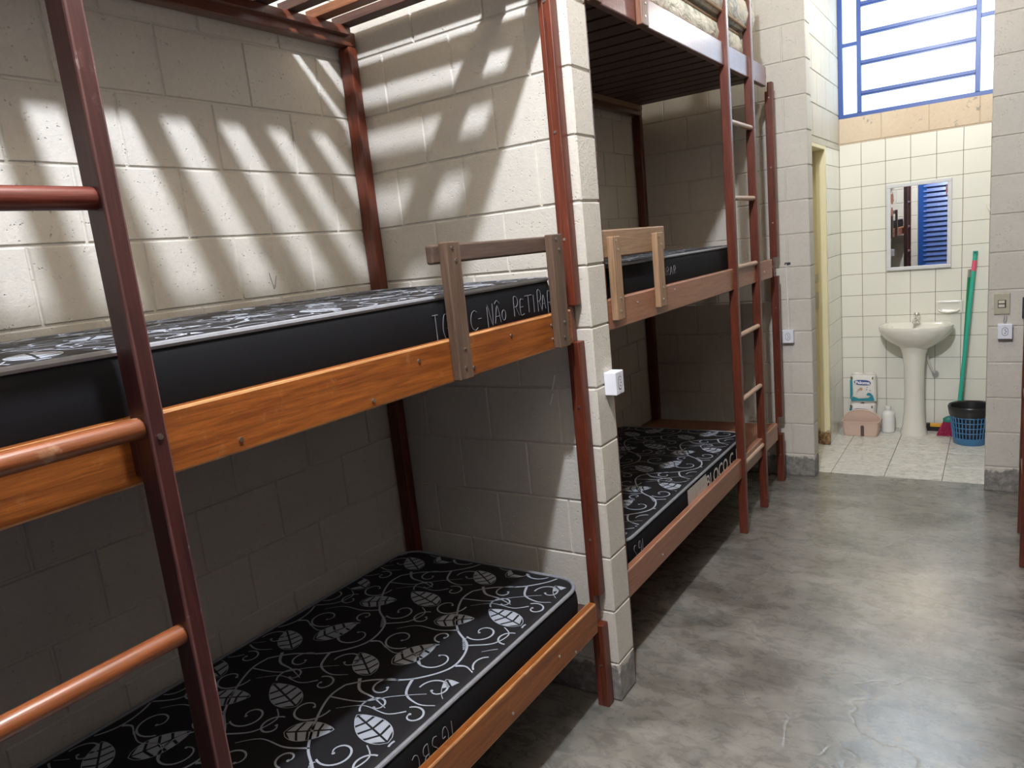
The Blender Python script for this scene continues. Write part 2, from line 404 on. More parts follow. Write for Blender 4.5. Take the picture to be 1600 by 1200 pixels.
block_face(w, (0, YB - .001, 0), (1, 0, 0), (0, 0, 1), (0, -1, 0), 1.0, 2.2, 2.14, 2.325, 1.28, gap=.002, d=.002)
structure('trim_1', w, M_BEAM)
# wall above the window
w = MB(); w.box(.86, 2.32, YB, YB + .14, 3.48, ZC); structure('wall_above_window', w, M_BLOCKB)
# left side wall of the bathroom with the opening for the shower door
w = MB(); w.box(.86, 1.0 - .0015, 3.45, YB + .14, 0, 2.11, mi=1)
tiles(w, (1.0, 0, 0), (0, 1, 0), (0, 0, 1), (1, 0, 0), [3.45, 3.55, 3.55 + TS, 3.55 + 2 * TS, YB], [v for v in vz if v < 2.0] + [2.11])
structure('wall_bathroom_left', w, [M_TILE, M_GROUT])
w = MB(); w.box(.86, 1.0 - D, YS2 - .002, YB + .14, 2.11, ZC)
block_face(w, (1.0, 0, 0), (0, 1, 0), (0, 0, 1), (1, 0, 0), YS2, YB, 2.11, ZC, 3.05)
w.box(.99, 1.004, YS2, YB, 2.105, 2.125)
structure('wall_bathroom_upper_left', w, M_BLOCKB)
w = MB(); w.box(2.2, 2.34, YS2, YB + .14, 0, ZC); structure('wall_bathroom_right', w, M_TILE)
w = MB(); w.box(.70, 2.34, YS2 - .01, YB + .14, -.1, -.003, mi=1)
tiles(w, (0, 0, 0), (1, 0, 0), (0, 1, 0), (0, 0, 1), [.70, .804, 1.118, 1.428, 1.742, 2.056, 2.2], [YS2 - .012, 3.072, 3.386, 3.700, 4.0], gap=.003)
structure('floor_bathroom', w, [M_FTILE, M_GROUT])
# cream steel door frame and leaf of the side opening
t = thing('door_1', 'cream painted steel door and rusty frame in the bathroom side wall', 'door', (.93, 3.1, 0)); t['kind'] = 'structure'
rust = bpy.data.materials.new('rusty_cream_paint'); rust.use_nodes = True
nt = rust.node_tree; b = nt.nodes['Principled BSDF']; v = mapping(nt)
g = nd(nt, 'ShaderNodeNewGeometry'); sx = nd(nt, 'ShaderNodeSeparateXYZ'); nt.links.new(g.outputs['Position'], sx.inputs[0])
ad = nd(nt, 'ShaderNodeMath', operation='MULTIPLY_ADD'); nt.links.new(noise(nt, v, 22, 6, .7), ad.inputs[0]); ad.inputs[1].default_value = -.17; nt.links.new(sx.outputs['Z'], ad.inputs[2])
fz = ramp(nt, ad.outputs[0], [(0.0, (1,) * 3), (0.03, (0,) * 3)])
nt.links.new(mixc(nt, fz, (.76, .69, .45), ramp(nt, noise(nt, v, 50, 4), [(.4, (.10, .045, .02)), (.6, (.35, .22, .10))])), b.inputs['Base Color']); b.inputs['Roughness'].default_value = .4
w = MB(); w.box(.86, .94, 3.425, 3.449, 0.002, 2.108, .002); w.box(.94, 1.003, 3.410, 3.449, .002, 2.108, .003)
w.box(.86, 1.003, 2.787, 2.815, .002, 2.108, .002); w.box(.86, 1.003, 2.815, 3.41, 2.08, 2.108, .002)
part('door_frame', w, rust, t)
w = MB(); w.box(.845, .872, 2.80, 3.44, .01, 2.10, .002); w.box(.872, .878, 2.87, 3.37, .15, 1.95, .002)
part('door_leaf', w, CREAMP, t)
w = MB(); w.box(.925, .945, 3.402, 3.409, 1.00, 1.12, .001); w.box(.925, .945, 3.402, 3.409, 1.20, 1.25, .001); part('strike_plate', w, STEEL, t)
# threshold chipped edge
# ------------------------------------------------------------------ window
t = thing('window_1', 'blue steel framed window of frosted panes above the washbasin', 'window', (1.5, YB + .02, 2.33)); t['kind'] = 'structure'
def pane_mat():
    mt, nt, b = newmat('frosted_glass')
    out = nt.nodes['Material Output']
    tr = nd(nt, 'ShaderNodeBsdfTranslucent'); tr.inputs[0].default_value = (.86, .90, .95, 1)
    gl = nd(nt, 'ShaderNodeBsdfGlossy'); gl.inputs['Roughness'].default_value = .25
    v = mapping(nt)
    nz = noise(nt, v, 5, 5, .6)
    nt.links.new(ramp(nt, nz, [(.3, (.74, .80, .88)), (.7, (.97, .985, 1.0))]), tr.inputs[0])
    tp = nd(nt, 'ShaderNodeBsdfTransparent'); tp.inputs[0].default_value = (.95, .97, 1, 1)
    m1 = nd(nt, 'ShaderNodeMixShader'); m1.inputs[0].default_value = .25; nt.links.new(tr.outputs[0], m1.inputs[1]); nt.links.new(tp.outputs[0], m1.inputs[2])
    m2 = nd(nt, 'ShaderNodeMixShader'); m2.inputs[0].default_value = .05; nt.links.new(m1.outputs[0], m2.inputs[1]); nt.links.new(gl.outputs[0], m2.inputs[2])
    nt.links.new(m2.outputs[0], out.inputs['Surface']); return mt
GLASS = pane_mat()
y0, y1 = YB + .002, YB + .034
w = MB()
w.box(.996, 1.031, y0, y1, 2.325, 3.48, .003); w.box(2.17, 2.2, y0, y1, 2.325, 3.48, .003)
w.box(1.028, 2.17, y0, y1, 2.322, 2.352, .003); w.box(1.028, 2.17, y0, y1, 3.45, 3.48, .003)
w.box(1.124, 1.153, y0, y1, 2.352, 3.45, .003); w.box(1.845, 1.875, y0, y1, 2.352, 3.45, .003)
part('window_frame', w, BLUEW, t)
for z in (2.483, 2.690, 2.885, 3.080, 3.275):
    w = MB(); w.box(1.151, 1.848, y0 - .004, y1 - .006, z - .011, z + .012, .002); w.box(1.151, 1.848, y0 + .004, y0 + .010, z - .022, z - .011, .001)
    part('window_bar', w, BLUEW, t)
for a, b_ in ((1.028, 1.128), (1.873, 2.17)):
    for z in (2.826, 3.20): w = MB(); w.box(a, b_, y0, y1 - .006, z - .012, z + .012, .002); part('window_bar', w, BLUEW, t)
zz = [2.352, 2.483, 2.690, 2.885, 3.080, 3.275, 3.45]
for a, b_ in zip(zz[:-1], zz[1:]): w = MB(); w.box(1.150, 1.849, YB + .018, YB + .021, a - .001, b_ + .001); part('window_pane', w, GLASS, t)
zz = [2.352, 2.826, 3.20, 3.45]
for c, e in ((1.027, 1.129), (1.872, 2.171)):
    for a, b_ in zip(zz[:-1], zz[1:]): w = MB(); w.box(c, e, YB + .018, YB + .021, a - .001, b_ + .001); part('window_pane', w, GLASS, t)

# ------------------------------------------------------------------ blue louvred door on the near wall
t = thing('door_2', 'blue louvred steel door in the near wall, seen in the mirror', 'door', (1.42, YN, 0)); t['kind'] = 'structure'
w = MB(); w.box(.99, 1.10, YN - D - .001, YN + .012, .002, 2.15, .003); w.box(1.79, 1.86, YN - D - .001, YN + .012, .002, 2.15, .003); w.box(1.06, 1.79, YN - D - .001, YN + .012, 2.09, 2.15, .003)
w.box(1.06, 1.79, YN - D - .001, YN + .012, .002, .12, .003); part('door_frame', w, BLUEP, t)
w = MB(); w.box(1.06, 1.79, YN - D - .001, YN - .001, .1, 2.1)
for k in range(27):
    z = .14 + k * .0715
    w.add([(1.06, YN - .001, z + .066), (1.79, YN - .001, z + .066), (1.79, YN + .022, z + .014), (1.06, YN + .022, z + .014), (1.06, YN - .001, z), (1.79, YN - .001, z)], [(0, 1, 2, 3), (3, 2, 5, 4)])
part('louvre_panel', w, BLUEP, t)

# ------------------------------------------------------------------ bunk beds
def screw(parent, x, y, z, nrm='x', r=.0045):
    w = MB(); n = 10
    if nrm == 'x': w.tube([(x, y, z), (x + .0025, y, z)], r, n)
    else: w.tube([(x, y, z), (x, y - .0025, z)], r, n)
    return part('screw', w, STEEL, parent)
EDGE = {'orange_wood_y': wood('worn_orange_edge_y', (.24, .10, .03), (.52, .28, .12), .4, 'Y', .5, (.60, .42, .26)),
        'rose_brown_wood_y': wood('worn_rose_edge_y', (.26, .12, .07), (.44, .25, .17), .4, 'Y'),
        'worn_maroon_wood_z': wood('chipped_maroon_edge_z', (.06, .02, .02), (.14, .06, .05), .4, 'Z', .9, (.42, .36, .34))}
SLATS1 = [(-.092, -.040), (-.210, -.160), (-.328, -.282), (-.455, -.400), (-.595, -.528), (-.724, -.665), (-.866, -.799), (-1.000, -.940), (-1.138, -1.080), (-1.268, -1.207)]
while SLATS1[-1][0] > -2.4: a, b = SLATS1[-1]; SLATS1.append((a - .135, b - .135))
def post(root, xa, xb, ya, yb, notched, m_, top=2.43):
    w = MB()
    if notched:   # outer half is cut away where the rails pass
        xm = xa + (xb - xa) * .42
        w.box(xa, xm, ya, yb, 0.0, top - .05, .003)
        for (za, zb) in ((0, .315), (.425, 1.31), (1.425, top)): w.box(xm - .004, xb, ya, yb, za, zb, .004)
    else: w.box(xa, xb, ya, yb, 0, top, .005)
    return part('post', w, m_, root)

def side_rail(root, name, x0, x1, ya, yb, z0, z1, m_, screws=()):
    w = MB(); w.box(x0, x1, ya, yb, z0, z1, .005, emi=1); o = part(name, w, [m_, EDGE.get(m_.name, m_)], root)
    for y, z in screws: screw(o, x1, y, z)
    return o

def bunk(label, y0, y1, mats, gaps, ladder_y, ladder_x, rungs, rung_m, group, rail_ya, rail_yb, scr):
    root = thing('bunk_bed', label, 'bunk bed', (.45, (y0[0] + y1[1]) / 2, 0), group)
    near, far = y0, y1
    # posts
    for ya, yb in ((far[0], far[1]), (near[0], near[1])):
        p = post(root, .842, .886, ya, yb, True, mats['post'])
        pl = [.16, .62, 1.10, 1.62, 1.95, 2.33] if ya > 0 or yb > -.2 else [.6, 1.1, 1.9]
        for z in pl: screw(p, .866, ya, z + random.uniform(-.02, .02), 'y')
        post(root, .006, .060, ya, yb, False, mats['post'], 2.388)
    # tiers
    for i, (z0, z1) in enumerate(((.315, .422), (1.313, 1.420), (2.383, 2.490))):
        side_rail(root, 'side_rail', .860, .889, rail_ya, rail_yb, z0, z1, mats['rail'][i], scr[i])
        zb = 2.388 if i == 2 else z0
        side_rail(root, 'back_rail', .012, .060, near[0], far[1], zb, zb + .050 if i == 2 else z1 - .04, mats['post_y'] if i < 2 else mats['back'])
        if i == 2:
            w = MB(); w.box(.060, .082, near[1] + .005, far[0] - .002, 2.418, 2.446, .002); w.box(.838, .860, near[1] + .005, far[0] - .002, 2.418, 2.446, .002) if mats['orange'] else None
            part('slat_ledge', w, mats['ledge'], root)
            w = MB(); w.box(.668, .733, near[1] + .005, far[0] - .002, 2.400, 2.446, .003)
            if mats['orange']: part('centre_beam', w, mats['ledge'], root)
            for n, (ya, yb) in enumerate(gaps):
                w = MB(); w.box(.036, .858, ya, yb, 2.4465, 2.4755, .002)
                part('slat', w, SLAT_O if (n in (1, 4) and mats['orange']) else SLAT_X, root)
        else:
            w = MB(); w.box(.030, .858, near[1] + .004, far[0] - .002, z0 + .045, z0 + .065, .002)
            part('bed_base', w, mats['base'], root)
    # ladder
    lx0, lx1 = ladder_x
    w = MB(); lad = None
    w.box(lx0, lx1, ladder_y[0][0], ladder_y[0][1], .0, 2.95, .004, emi=1); lad = part('ladder', w, [mats['ladder'], EDGE.get(mats['ladder'].name, mats['ladder'])], root)
    w = MB(); w.box(lx0, lx1, ladder_y[1][0], ladder_y[1][1], .0, 2.95, .004, emi=1); part('ladder_rail', w, [mats['ladder'], EDGE.get(mats['ladder'].name, mats['ladder'])], lad)
    for k, z in enumerate(rungs):
        xm = (lx0 + lx1) / 2 + (.0 if lx1 > .92 else .004)
        w = MB(); w.tube([(xm, ladder_y[0][0] + .004, z), (xm, ladder_y[1][0] + .010, z)], .0165 if lx1 > .92 else .013, 14)
        mm = RUNG_R if (rung_m is RUNG_Y and z > 1.6) else rung_m
        part('rung', w, mm, lad)
    return root, lad

mats1 = dict(post=RED_Z, post_y=RED_Y, back=RED_Y, rail=[ORN_Y, ORN_Y, RED_Y], ledge=RED_Y, base=SLAT_X, ladder=RED_LZ, orange=True)
RZ = [.382 - .0, .731, 1.072, 1.410, 1.746, 2.10, 2.45]
bunk1, lad1 = bunk('nearest three-tier wooden bunk with orange rails, its top tier bare slats', (-2.615, -2.57), (-.050, -.008), mats1, SLATS1,
    ((-1.955, -1.925), (-1.517, -1.489)), (.906, .956), RZ, RUNG_Y, None, -2.60, -.088,
    ([(-.35, .37), (-.62, .345), (-.25, .33)], [(-1.322, 1.336), (-.826, 1.388), (-.62, 1.334), (-.436, 1.389), (-.988, 1.331), (-.215, 1.387), (-.212, 1.345)], []))
for z in (.41, 1.394, 2.30): screw(lad1, .956, -1.503, z)
# ladder spacer so the rails bear on the bed
for y in (-1.955, -1.517):
    for z in (.33, 1.33): w = MB(); w.box(.886, .908, y + .002, y + .026, z, z + .07, .002); part('spacer_block', w, RED_LZ, lad1)

def guard(root, ys, zb, zt, bar, barx, px, post_m, bar_m, scr=True):
    g = None
    w = MB(); w.box(barx[0], barx[1], bar[0], bar[1], bar[2], bar[3], .005); g = part('guard_rail', w, bar_m, root)
    for (a, b_) in ys:
        w = MB(); w.box(px[0], px[1], a, b_, zb, zt, .003); p = part('guard_post', w, post_m, g)
        if scr:
            for q, (fy, z) in enumerate(((.45, zb + .03), (.55, zb + .075), (.4, zt - .015), (.6, zt - .045))): screw(p, px[1], a + (b_ - a) * fy, z, r=.004)
    return g
guard(bunk1, ((-.709, -.655), (-.212, -.150)), 1.316, 1.652, (-.733, -.150, 1.602, 1.648), (.868, .890), (.889, .914), DULL_Z, DULL_Y)

mats2 = dict(post=RED_Z, post_y=RED_Y, back=RED_Y, rail=[PNK_Y, PNK_Y, GLO_Y], ledge=TAN_Y, base=PNK_Y, ladder=RED_Z, orange=False)
GAPS2 = []; y = 2.51
while y > .2: GAPS2.append((y - .113, y)); y -= .135
bunk2, lad2 = bunk('three-tier wooden bunk beyond the block partition, with pale rungs', (.140, .185), (2.520, 2.563), mats2, GAPS2,
    ((1.615, 1.650), (2.030, 2.065)), (.862, .906), [.382, .731, 1.072, 1.421, 1.767, 2.132], RUNG_P, None, .145, 2.385,
    ([(.5, .35), (2.1, .36)], [(.42, 1.385), (.80, 1.395), (2.2, 1.36)], [(.95, 2.44), (1.05, 2.45)]))
guard(bunk2, ((.196, .256), (.585, .645)), 1.345, 1.631, (.135, .722, 1.560, 1.655), (.868, .891), (.890, .914), TAN_Z, TAN_Y)
guard(bunk2, ((.575, .638), (.19, .25)), 2.372, 2.78, (.14, .75, 2.70, 2.77), (.868, .891), (.889, .914), BRN_Z, RED_Y)

MIR[0] = (0.0 + XR) / 2
mats3 = dict(mats2); mats3['base'] = SLAT_X
bunk3, lad3 = bunk('dark red bunk and ladder at the right edge, opposite the far bunk', (.140, .185), (2.520, 2.563), mats3, GAPS2,
    ((1.632, 1.660), (2.045, 2.075)), (.862, .904), [.382, .731, 1.072, 1.421, 1.767, 2.132], RUNG_R, None, .145, 2.385, ([], [], []))
mats4 = dict(mats3)
bunk4, lad4 = bunk('dark red bunk on the right side of the near bay', (-2.615, -2.57), (-.050, -.008), mats4, SLATS1,
    ((-1.955, -1.925), (-1.517, -1.489)), (.862, .904), [.382, .731, 1.072, 1.421, 1.767, 2.132], RUNG_R, None, -2.60, -.088, ([], [], []))
MIR[0] = None

# ------------------------------------------------------------------ mattresses
def catmull(P, n=8):
    P = [Vector(p) for p in P]; out = []
    for i in range(len(P) - 1):
        a = P[max(i - 1, 0)]; b = P[i]; c = P[i + 1]; d = P[min(i + 2, len(P) - 1)]
        for k in range(n):
            t = k / n
            out.append(.5 * ((2 * b) + (c - a) * t + (2 * a - 5 * b + 4 * c - d) * t * t + (3 * b - a - 3 * c + d) * t ** 3))
    out.append(P[-1]); return out
def ribbon(polys, pts, w0, w1, wm=None):
    N = len(pts)
    L = []; R = []
    for i, p in enumerate(pts):
        t = pts[min(i + 1, N - 1)] - pts[max(i - 1, 0)]
        if t.length < 1e-8: continue
        t.normalize(); n = Vector((-t.y, t.x)); f = i / (N - 1)
        w = w0 + (w1 - w0) * f
        if wm: w = w + wm * math.sin(PI * f)
        L.append(p + n * w / 2); R.append(p - n * w / 2)
    for i in range(len(L) - 1): polys.append([L[i], R[i], R[i + 1], L[i + 1]])
def spiral(polys, c, r0, r1, a0, a1, w0=.005, w1=.003, tail=None):
    pts = []
    n = 26
    for i in range(n + 1):
        f = i / n; r0_ = 1.2; a = a0 + (a1 - a0) * f; r = (r0 + (r1 - r0) * f) * r0_
        pts.append(Vector((c[0] + r * math.cos(a), c[1] + r * math.sin(a))))
    ribbon(polys, pts, w0, w1, .0015)
    # small ball at the end
    e = pts[-1]; polys.append([e + Vector((.0045 * math.cos(k * PI / 4), .0045 * math.sin(k * PI / 4))) for k in range(8)])
def leaf(polys, base, tip, wd):
    base = Vector(base); tip = Vector(tip); ax = tip - base; L = ax.length; ax.normalize(); nr = Vector((-ax.y, ax.x))
    def half(f):   # half width profile
        return wd / 2 * (math.sin(PI * min(1, f ** .8)) ** .75) if 0 < f < 1 else 0
    cells = [.03, .25, .48, .70, .96]
    g = .0028
    for sgn in (1, -1):
        for a, b in zip(cells[:-1], cells[1:]):
            poly = []
            inner = [(a + .026, 0), (b - .022, 0)]
            # inner edge near the midrib, outer edge follows the outline, both slanted forward
            sl = .12
            n = 5
            for f, _ in inner: poly.append(base + ax * L * f + nr * sgn * g)
            for k in range(n, -1, -1):
                f = a + (b - a) * k / n; f2 = min(.995, f + sl * (1 - f))
                hw = half(f2) - g * .4
                ff = f2 + (-.026 if k == n else .026 if k == 0 else 0)
                poly.append(base + ax * L * ff + nr * sgn * max(hw, g))
            if sgn < 0: poly = poly[::-1]
            polys.append(poly)
    # outline
    for sgn in (1, -1):
        pts = [base + ax * L * (k / 16) + nr * sgn * half(k / 16) for k in range(17)]
        ribbon(polys, pts, .002, .002)
CELLX, CELLY = .325, .587
def cell_polys():
    P = []
    leaf(P, (.552, -.528 - .0), (.662, -.464), .074)
    leaf(P, (.820, -.440), (.672, -.396), .078)
    leaf(P, (.593, -.767), (.647, -.632), .080)
    leaf(P, (.575, -.835), (.462, -.762), .072)
    # main vine, periodic along y
    A = [(.545, -.900), (.600, -.850), (.700, -.800), (.765, -.710), (.740, -.605), (.655, -.540), (.585, -.450), (.545, -.370), (.545, -.313)]
    ribbon(P, catmull(A, 8), .0065, .0065)
    B_ = [(.545, -.370), (.640, -.350), (.700, -.300), (.780, -.250)]
    ribbon(P, catmull(B_, 8), .005, .002)
    C = [(.740, -.600), (.800, -.560), (.815, -.500), (.780, -.470)]
    ribbon(P, catmull(C, 8), .006, .003)
    ribbon(P, catmull([(.66, -.54), (.60, -.565), (.52, -.57), (.47, -.61)], 8), .006, .002)
    ribbon(P, catmull([(.70, -.80), (.73, -.86), (.79, -.88), (.84, -.86)], 8), .009, .002)
    ribbon(P, catmull([(.56, -.86), (.60, -.90), (.66, -.91), (.72, -.93)], 8), .010, .002)
    ribbon(P, catmull([(.77, -.70), (.80, -.69), (.84, -.71)], 8), .010, .001)
    spiral(P, (.700, -.690), .062, .012, 2.2, 8.2)
    spiral(P, (.525, -.650), .050, .010, -.6, -7.0)
    spiral(P, (.735, -.520), .042, .009, -2.2, 3.9)
    spiral(P, (.535, -.430), .050, .010, .3, -5.4)
    spiral(P, (.655, -.865), .038, .008, 1.2, 6.8)
    spiral(P, (.790, -.810), .040, .010, 3.4, -2.2)
    spiral(P, (.690, -.345), .036, .008, 4.2, -1.5)
    spiral(P, (.505, -.525), .034, .008, 1.6, 7.2)
    spiral(P, (.480, -.335), .030, .008, 2.5, -3.2)
    spiral(P, (.640, -.590), .026, .007, 5.0, -.5)
    ribbon(P, catmull([(.50, -.70), (.56, -.72), (.62, -.70), (.68, -.74)], 8), .004, .002)
    ribbon(P, catmull([(.78, -.33), (.74, -.36), (.66, -.36), (.60, -.40)], 8), .005, .0015)
    return P
CELL = cell_polys()
def text_mesh(txt, size, bold=0.0):
    cu = bpy.data.curves.new('tmp', 'FONT'); cu.body = txt; cu.size = size; cu.offset = bold; cu.resolution_u = 3
    ob = bpy.data.objects.new('tmp', cu); COL.objects.link(ob)
    dg = bpy.context.evaluated_depsgraph_get(); me = bpy.data.meshes.new_from_object(ob.evaluated_get(dg))
    vs = [v.co.copy() for v in me.vertices]; fs = [list(p.vertices) for p in me.polygons]
    bpy.data.objects.remove(ob, do_unlink=True); bpy.data.curves.remove(cu); bpy.data.meshes.remove(me)
    return vs, fs
BAMBOO = text_mesh('bamboo', .020, .0004)

def rrect(x0, x1, y0, y1, r, n=8):
    pts = []
    for cx, cy, a in ((x1 - r, y0 + r, -PI / 2), (x1 - r, y1 - r, 0), (x0 + r, y1 - r, PI / 2), (x0 + r, y0 + r, PI)):
        for k in range(n + 1): t = a + PI / 2 * k / n; pts.append((cx + r * math.cos(t), cy + r * math.sin(t)))
    return pts
# handwriting strokes on a unit letter box
G = {'I': [[(.2, 1), (.8, 1)], [(.5, 1), (.5, 0)], [(.2, 0), (.8, 0)]],
     'i': [[(.5, 1), (.45, 0)]],
     'G': [[(.85, .85), (.6, 1), (.3, .95), (.1, .6), (.1, .3), (.35, 0), (.7, .02), (.85, .25), (.85, .45), (.5, .45)]],
     'S': [[(.85, .88), (.6, 1), (.3, .95), (.2, .75), (.4, .55), (.7, .42), (.85, .2), (.6, 0), (.2, .05)]],
     'B': [[(.15, 0), (.15, 1), (.6, .97), (.75, .78), (.55, .55), (.15, .52)], [(.5, .54), (.8, .35), (.75, .1), (.5, 0), (.15, 0)]],
     'C': [[(.9, .9), (.6, 1), (.25, .85), (.1, .5), (.2, .15), (.55, 0), (.9, .1)]],
     '-': [[(.1, .5), (.8, .55)]],
     'N': [[(.1, 0), (.15, 1), (.7, .05), (.85, 1)]],
     'A': [[(.05, 0), (.5, 1), (.9, 0)], [(.22, .38), (.78, .38)]],
     '^': [[(.05, 0), (.5, 1), (.9, 0)], [(.22, .38), (.78, .38)], [(.15, 1.12), (.5, 1.3), (.9, 1.1)]],
     'O': [[(.5, .8), (.2, .65), (.1, .35), (.3, .02), (.65, .02), (.9, .35), (.8, .7), (.5, .8)]],
     'R': [[(.15, 0), (.2, 1), (.65, 1), (.8, .75), (.6, .52), (.2, .5)], [(.45, .5), (.9, 0)]],
     'E': [[(.85, 1), (.15, 1), (.1, 0), (.85, .0)], [(.12, .5), (.7, .52)]],
     'T': [[(.0, 1), (1, 1)], [(.5, 1), (.5, 0)]]}
def handwriting(mattress, txt, x, ys, z0, h, wd, flip=False, r=.0011):
    """strokes drawn on the side face; ys = start y of each letter"""
    w = MB()
    for ch, y in zip(txt, ys):
        for st in G[ch]:
            pts = []
            for a, b in catmull([(p[0], p[1]) for p in st], 4) if len(st) > 2 else [Vector(p) for p in st]:
                yy = y + a * wd; zz = z0 + b * h + (yy - ys[0]) * 0.0
                if flip: yy = y - a * wd; zz = z0 + (1 - b) * h
                pts.append((x, yy, zz))
            w.tube(pts, r, 5)
    return part('handwriting', w, CHALK, mattress)

def handwriting2(mattress, x, items, r=.0009):
    w = MB()
    for ch, y, wd, z0, h in items:
        for st in G[ch]:
            w.tube([(x, y + a * wd, z0 + b * h) for a, b in (catmull(st, 4) if len(st) > 2 else st)], r, 5)
    return part('handwriting', w, CHALK, mattress)
def mattress(label, x0, x1, y0, y1, z0, z1, phase=(0, 0), group=None, upside=False, pipe=True):
    root = thing('mattress', label, 'mattress', ((x0 + x1) / 2, (y0 + y1) / 2, z0), group)
    cr = .09; e = .022
    def ring(ins, z): return [(x, y, z) for x, y in rrect(x0 + ins, x1 - ins, y0 + ins, y1 - ins, max(cr - ins, .01))]
    w = MB()
    rings = [ring(.018, z0), ring(.004, z0 + .012)]
    for k in range(1, 7): f = k / 7; rings.append(ring(-.007 * math.sin(PI * f), z0 + .012 + (z1 - z0 - .024) * f))
    rings += [ring(.002, z1 - .010), ring(.006, z1 - .006)]
    w.loft(rings); body = part('mattress_body', w, BLACKF, root)
    w = MB(); rr = [ring(.006, z1 - .0065), ring(.016, z1 - .0015), ring(.03, z1), ring(.10, z1 + .002)]
    w.loft(rr, cap=False); n = len(rr[0]); w.add(rr[-1], [tuple(range(n))])
    ztop = z1 + .0012
    px0, px1, py0, py1 = x0 + .022, x1 - .022, y0 + .022, y1 - .022
    poly = MB()
    def zat(x, y):
        dd = min(x - x0, x1 - x, y - y0, y1 - y)
        if dd < .03: return z1 - .0015 + .0015 * max(0, (dd - .016) / .014)
        if dd < .10: return z1 + .002 * (dd - .03) / .07
        return z1 + .002
    ii = int(math.floor((x0 - .5) / CELLX)) - 1
    for i in range(-3, 4):
        for j in range(int((y0 + .3) / CELLY) - 3, int((y1 + .9) / CELLY) + 3):
            ox, oy = i * CELLX + phase[0], j * CELLY + phase[1]
            for pl in CELL:
                q = [(p.x + ox, p.y + oy) for p in pl]
                if all(px0 < a < px1 and py0 < b < py1 and not_corner(a, b, x0, x1, y0, y1, cr) for a, b in q):
                    poly.add([(a, b, zat(a, b) + .0009) for a, b in q], [tuple(range(len(q)))], 1)
            vs, fs = BAMBOO
            an = -math.radians(52); ca, sa = math.cos(an), math.sin(an)
            q = [(.700 + ox + v.x * ca - v.y * sa, -.575 + oy + v.x * sa + v.y * ca) for v in vs]
            if all(px0 < a < px1 and py0 < b < py1 for a, b in q):
                poly.add([(a, b, zat(a, b) + .0012) for a, b in q], fs, 1)
    w.merge(poly)
    part('mattress_top', w, [BLACKT, THREAD], root)
    if pipe:
        w = MB(); w.tube(ring(.003, z1 - .006), .0065, 8, closed=True); part('piping', w, PIPING, root, label='grey corded piping around the top edge')
        w = MB(); w.tube(ring(.006, z0 + .010), .005, 6, closed=True); part('piping', w, BLACKF, root)
    return root
def not_corner(a, b, x0, x1, y0, y1, r):
    cx = x0 + r if a < x0 + r else x1 - r if a > x1 - r else None
    cy = y0 + r if b < y0 + r else y1 - r if b > y1 - r else None
    if cx is None or cy is None: return True
    return math.hypot(a - cx, b - cy) < r - .02

m1 = mattress('black mattress with silver leaf pattern on middle tier of nearest bunk, marked NÃO RETIRAR', .064, .855, -2.02, -.092, 1.381, 1.527, (0, .03))
handwriting2(m1, .8622, [('I', -0.735, 0.035, 1.416, 0.065),
('G', -0.694, 0.034, 1.415, 0.064), ('S', -.650, .028, 1.422, .055), ('B', -.615, .028, 1.422, .055),
('C', -0.579, 0.036, 1.422, 0.051)])
handwriting2(m1, .8622, [('-', -0.545, 0.021, 1.447, 0.005),
('N', -0.503, 0.035, 1.421, 0.061),
('^', -0.467, 0.032, 1.427, 0.047),
('O', -0.433, 0.023, 1.431, 0.035),
])
handwriting2(m1, .8622, [('R', -0.373, 0.033, 1.434, 0.052),
('E', -0.337, 0.025, 1.435, 0.041),
('T', -0.308, 0.038, 1.436, 0.049),
('i', -0.263, 0.006, 1.433, 0.051),
('R', -0.242, 0.030, 1.432, 0.060),
('A', -0.216, 0.024, 1.436, 0.042),
('R', -0.185, 0.036, 1.421, 0.062)])
m2 = mattress('black leaf-patterned mattress on the bottom tier of the nearest bunk', .064, .856, -2.02, -.100, .381, .505, (0, 0))
handwriting(m2, ['i', 'G', 'S', 'B', 'C'], .8632, [-.835, -.862, -.902, -.938, -.975], .405, .055, .028, flip=True)
m3 = mattress('plain-sided black mattress on the middle tier of the far bunk', .064, .855, .205, 1.850, 1.381, 1.535, (.1, .2))
handwriting(m3, ['R', 'E', 'T', 'i', 'R', 'A', 'R'], .8622, [.66, .70, .74, .77, .79, .83, .87], 1.455, .032, .03)
m4 = mattress('black mattress with pale BLOCO lettering on bottom tier of far bunk', .064, .856, .215, 1.850, .381, .505, (.05, .12))
handwriting(m4, ['i', 'G', 'S'], .8632, [.385, .360, .315], .412, .055, .028, flip=True)
# silver label and BLOCO lettering
w = MB(); n = 14
for k in range(n):
    a, b = .880 + .018 * k, .880 + .018 * (k + 1)
    xa, xb = .8638 + .001 * (k % 2), .8638 + .001 * ((k + 1) % 2)
    w.add([(xa, a, .402), (xb, b, .402), (xb - .0005, b, .492), (xa - .0005, a, .492)], [(0, 1, 2, 3)])
part('silver_label', w, FOIL, m4, label='crinkled silver label')
vs, fs = text_mesh('BLOCO C 18', .105, .0015)
w = MB(); mxx = max(v.x for v in vs)
w.add([(.8645, 1.125 + v.x * .56 / mxx, .412 + v.y * .9) for v in vs], fs)
part('lettering', w, PRINTW, m4, label='pale printed letters BLOCO C 18')

MIR[0] = XR / 2
mattress('black mattress on the middle tier of the right far bunk', .064, .855, .205, 1.850, 1.381, 1.527)
mattress('black mattress on the bottom tier of the right far bunk', .064, .855, .205, 1.850, .381, .505)
mattress('black mattress on the middle tier of the right near bunk', .064, .855, -2.02, -.15, 1.381, 1.527)
mattress('black mattress on the bottom tier of the right near bunk', .064, .855, -2.02, -.15, .381, .505)
MIR[0] = None
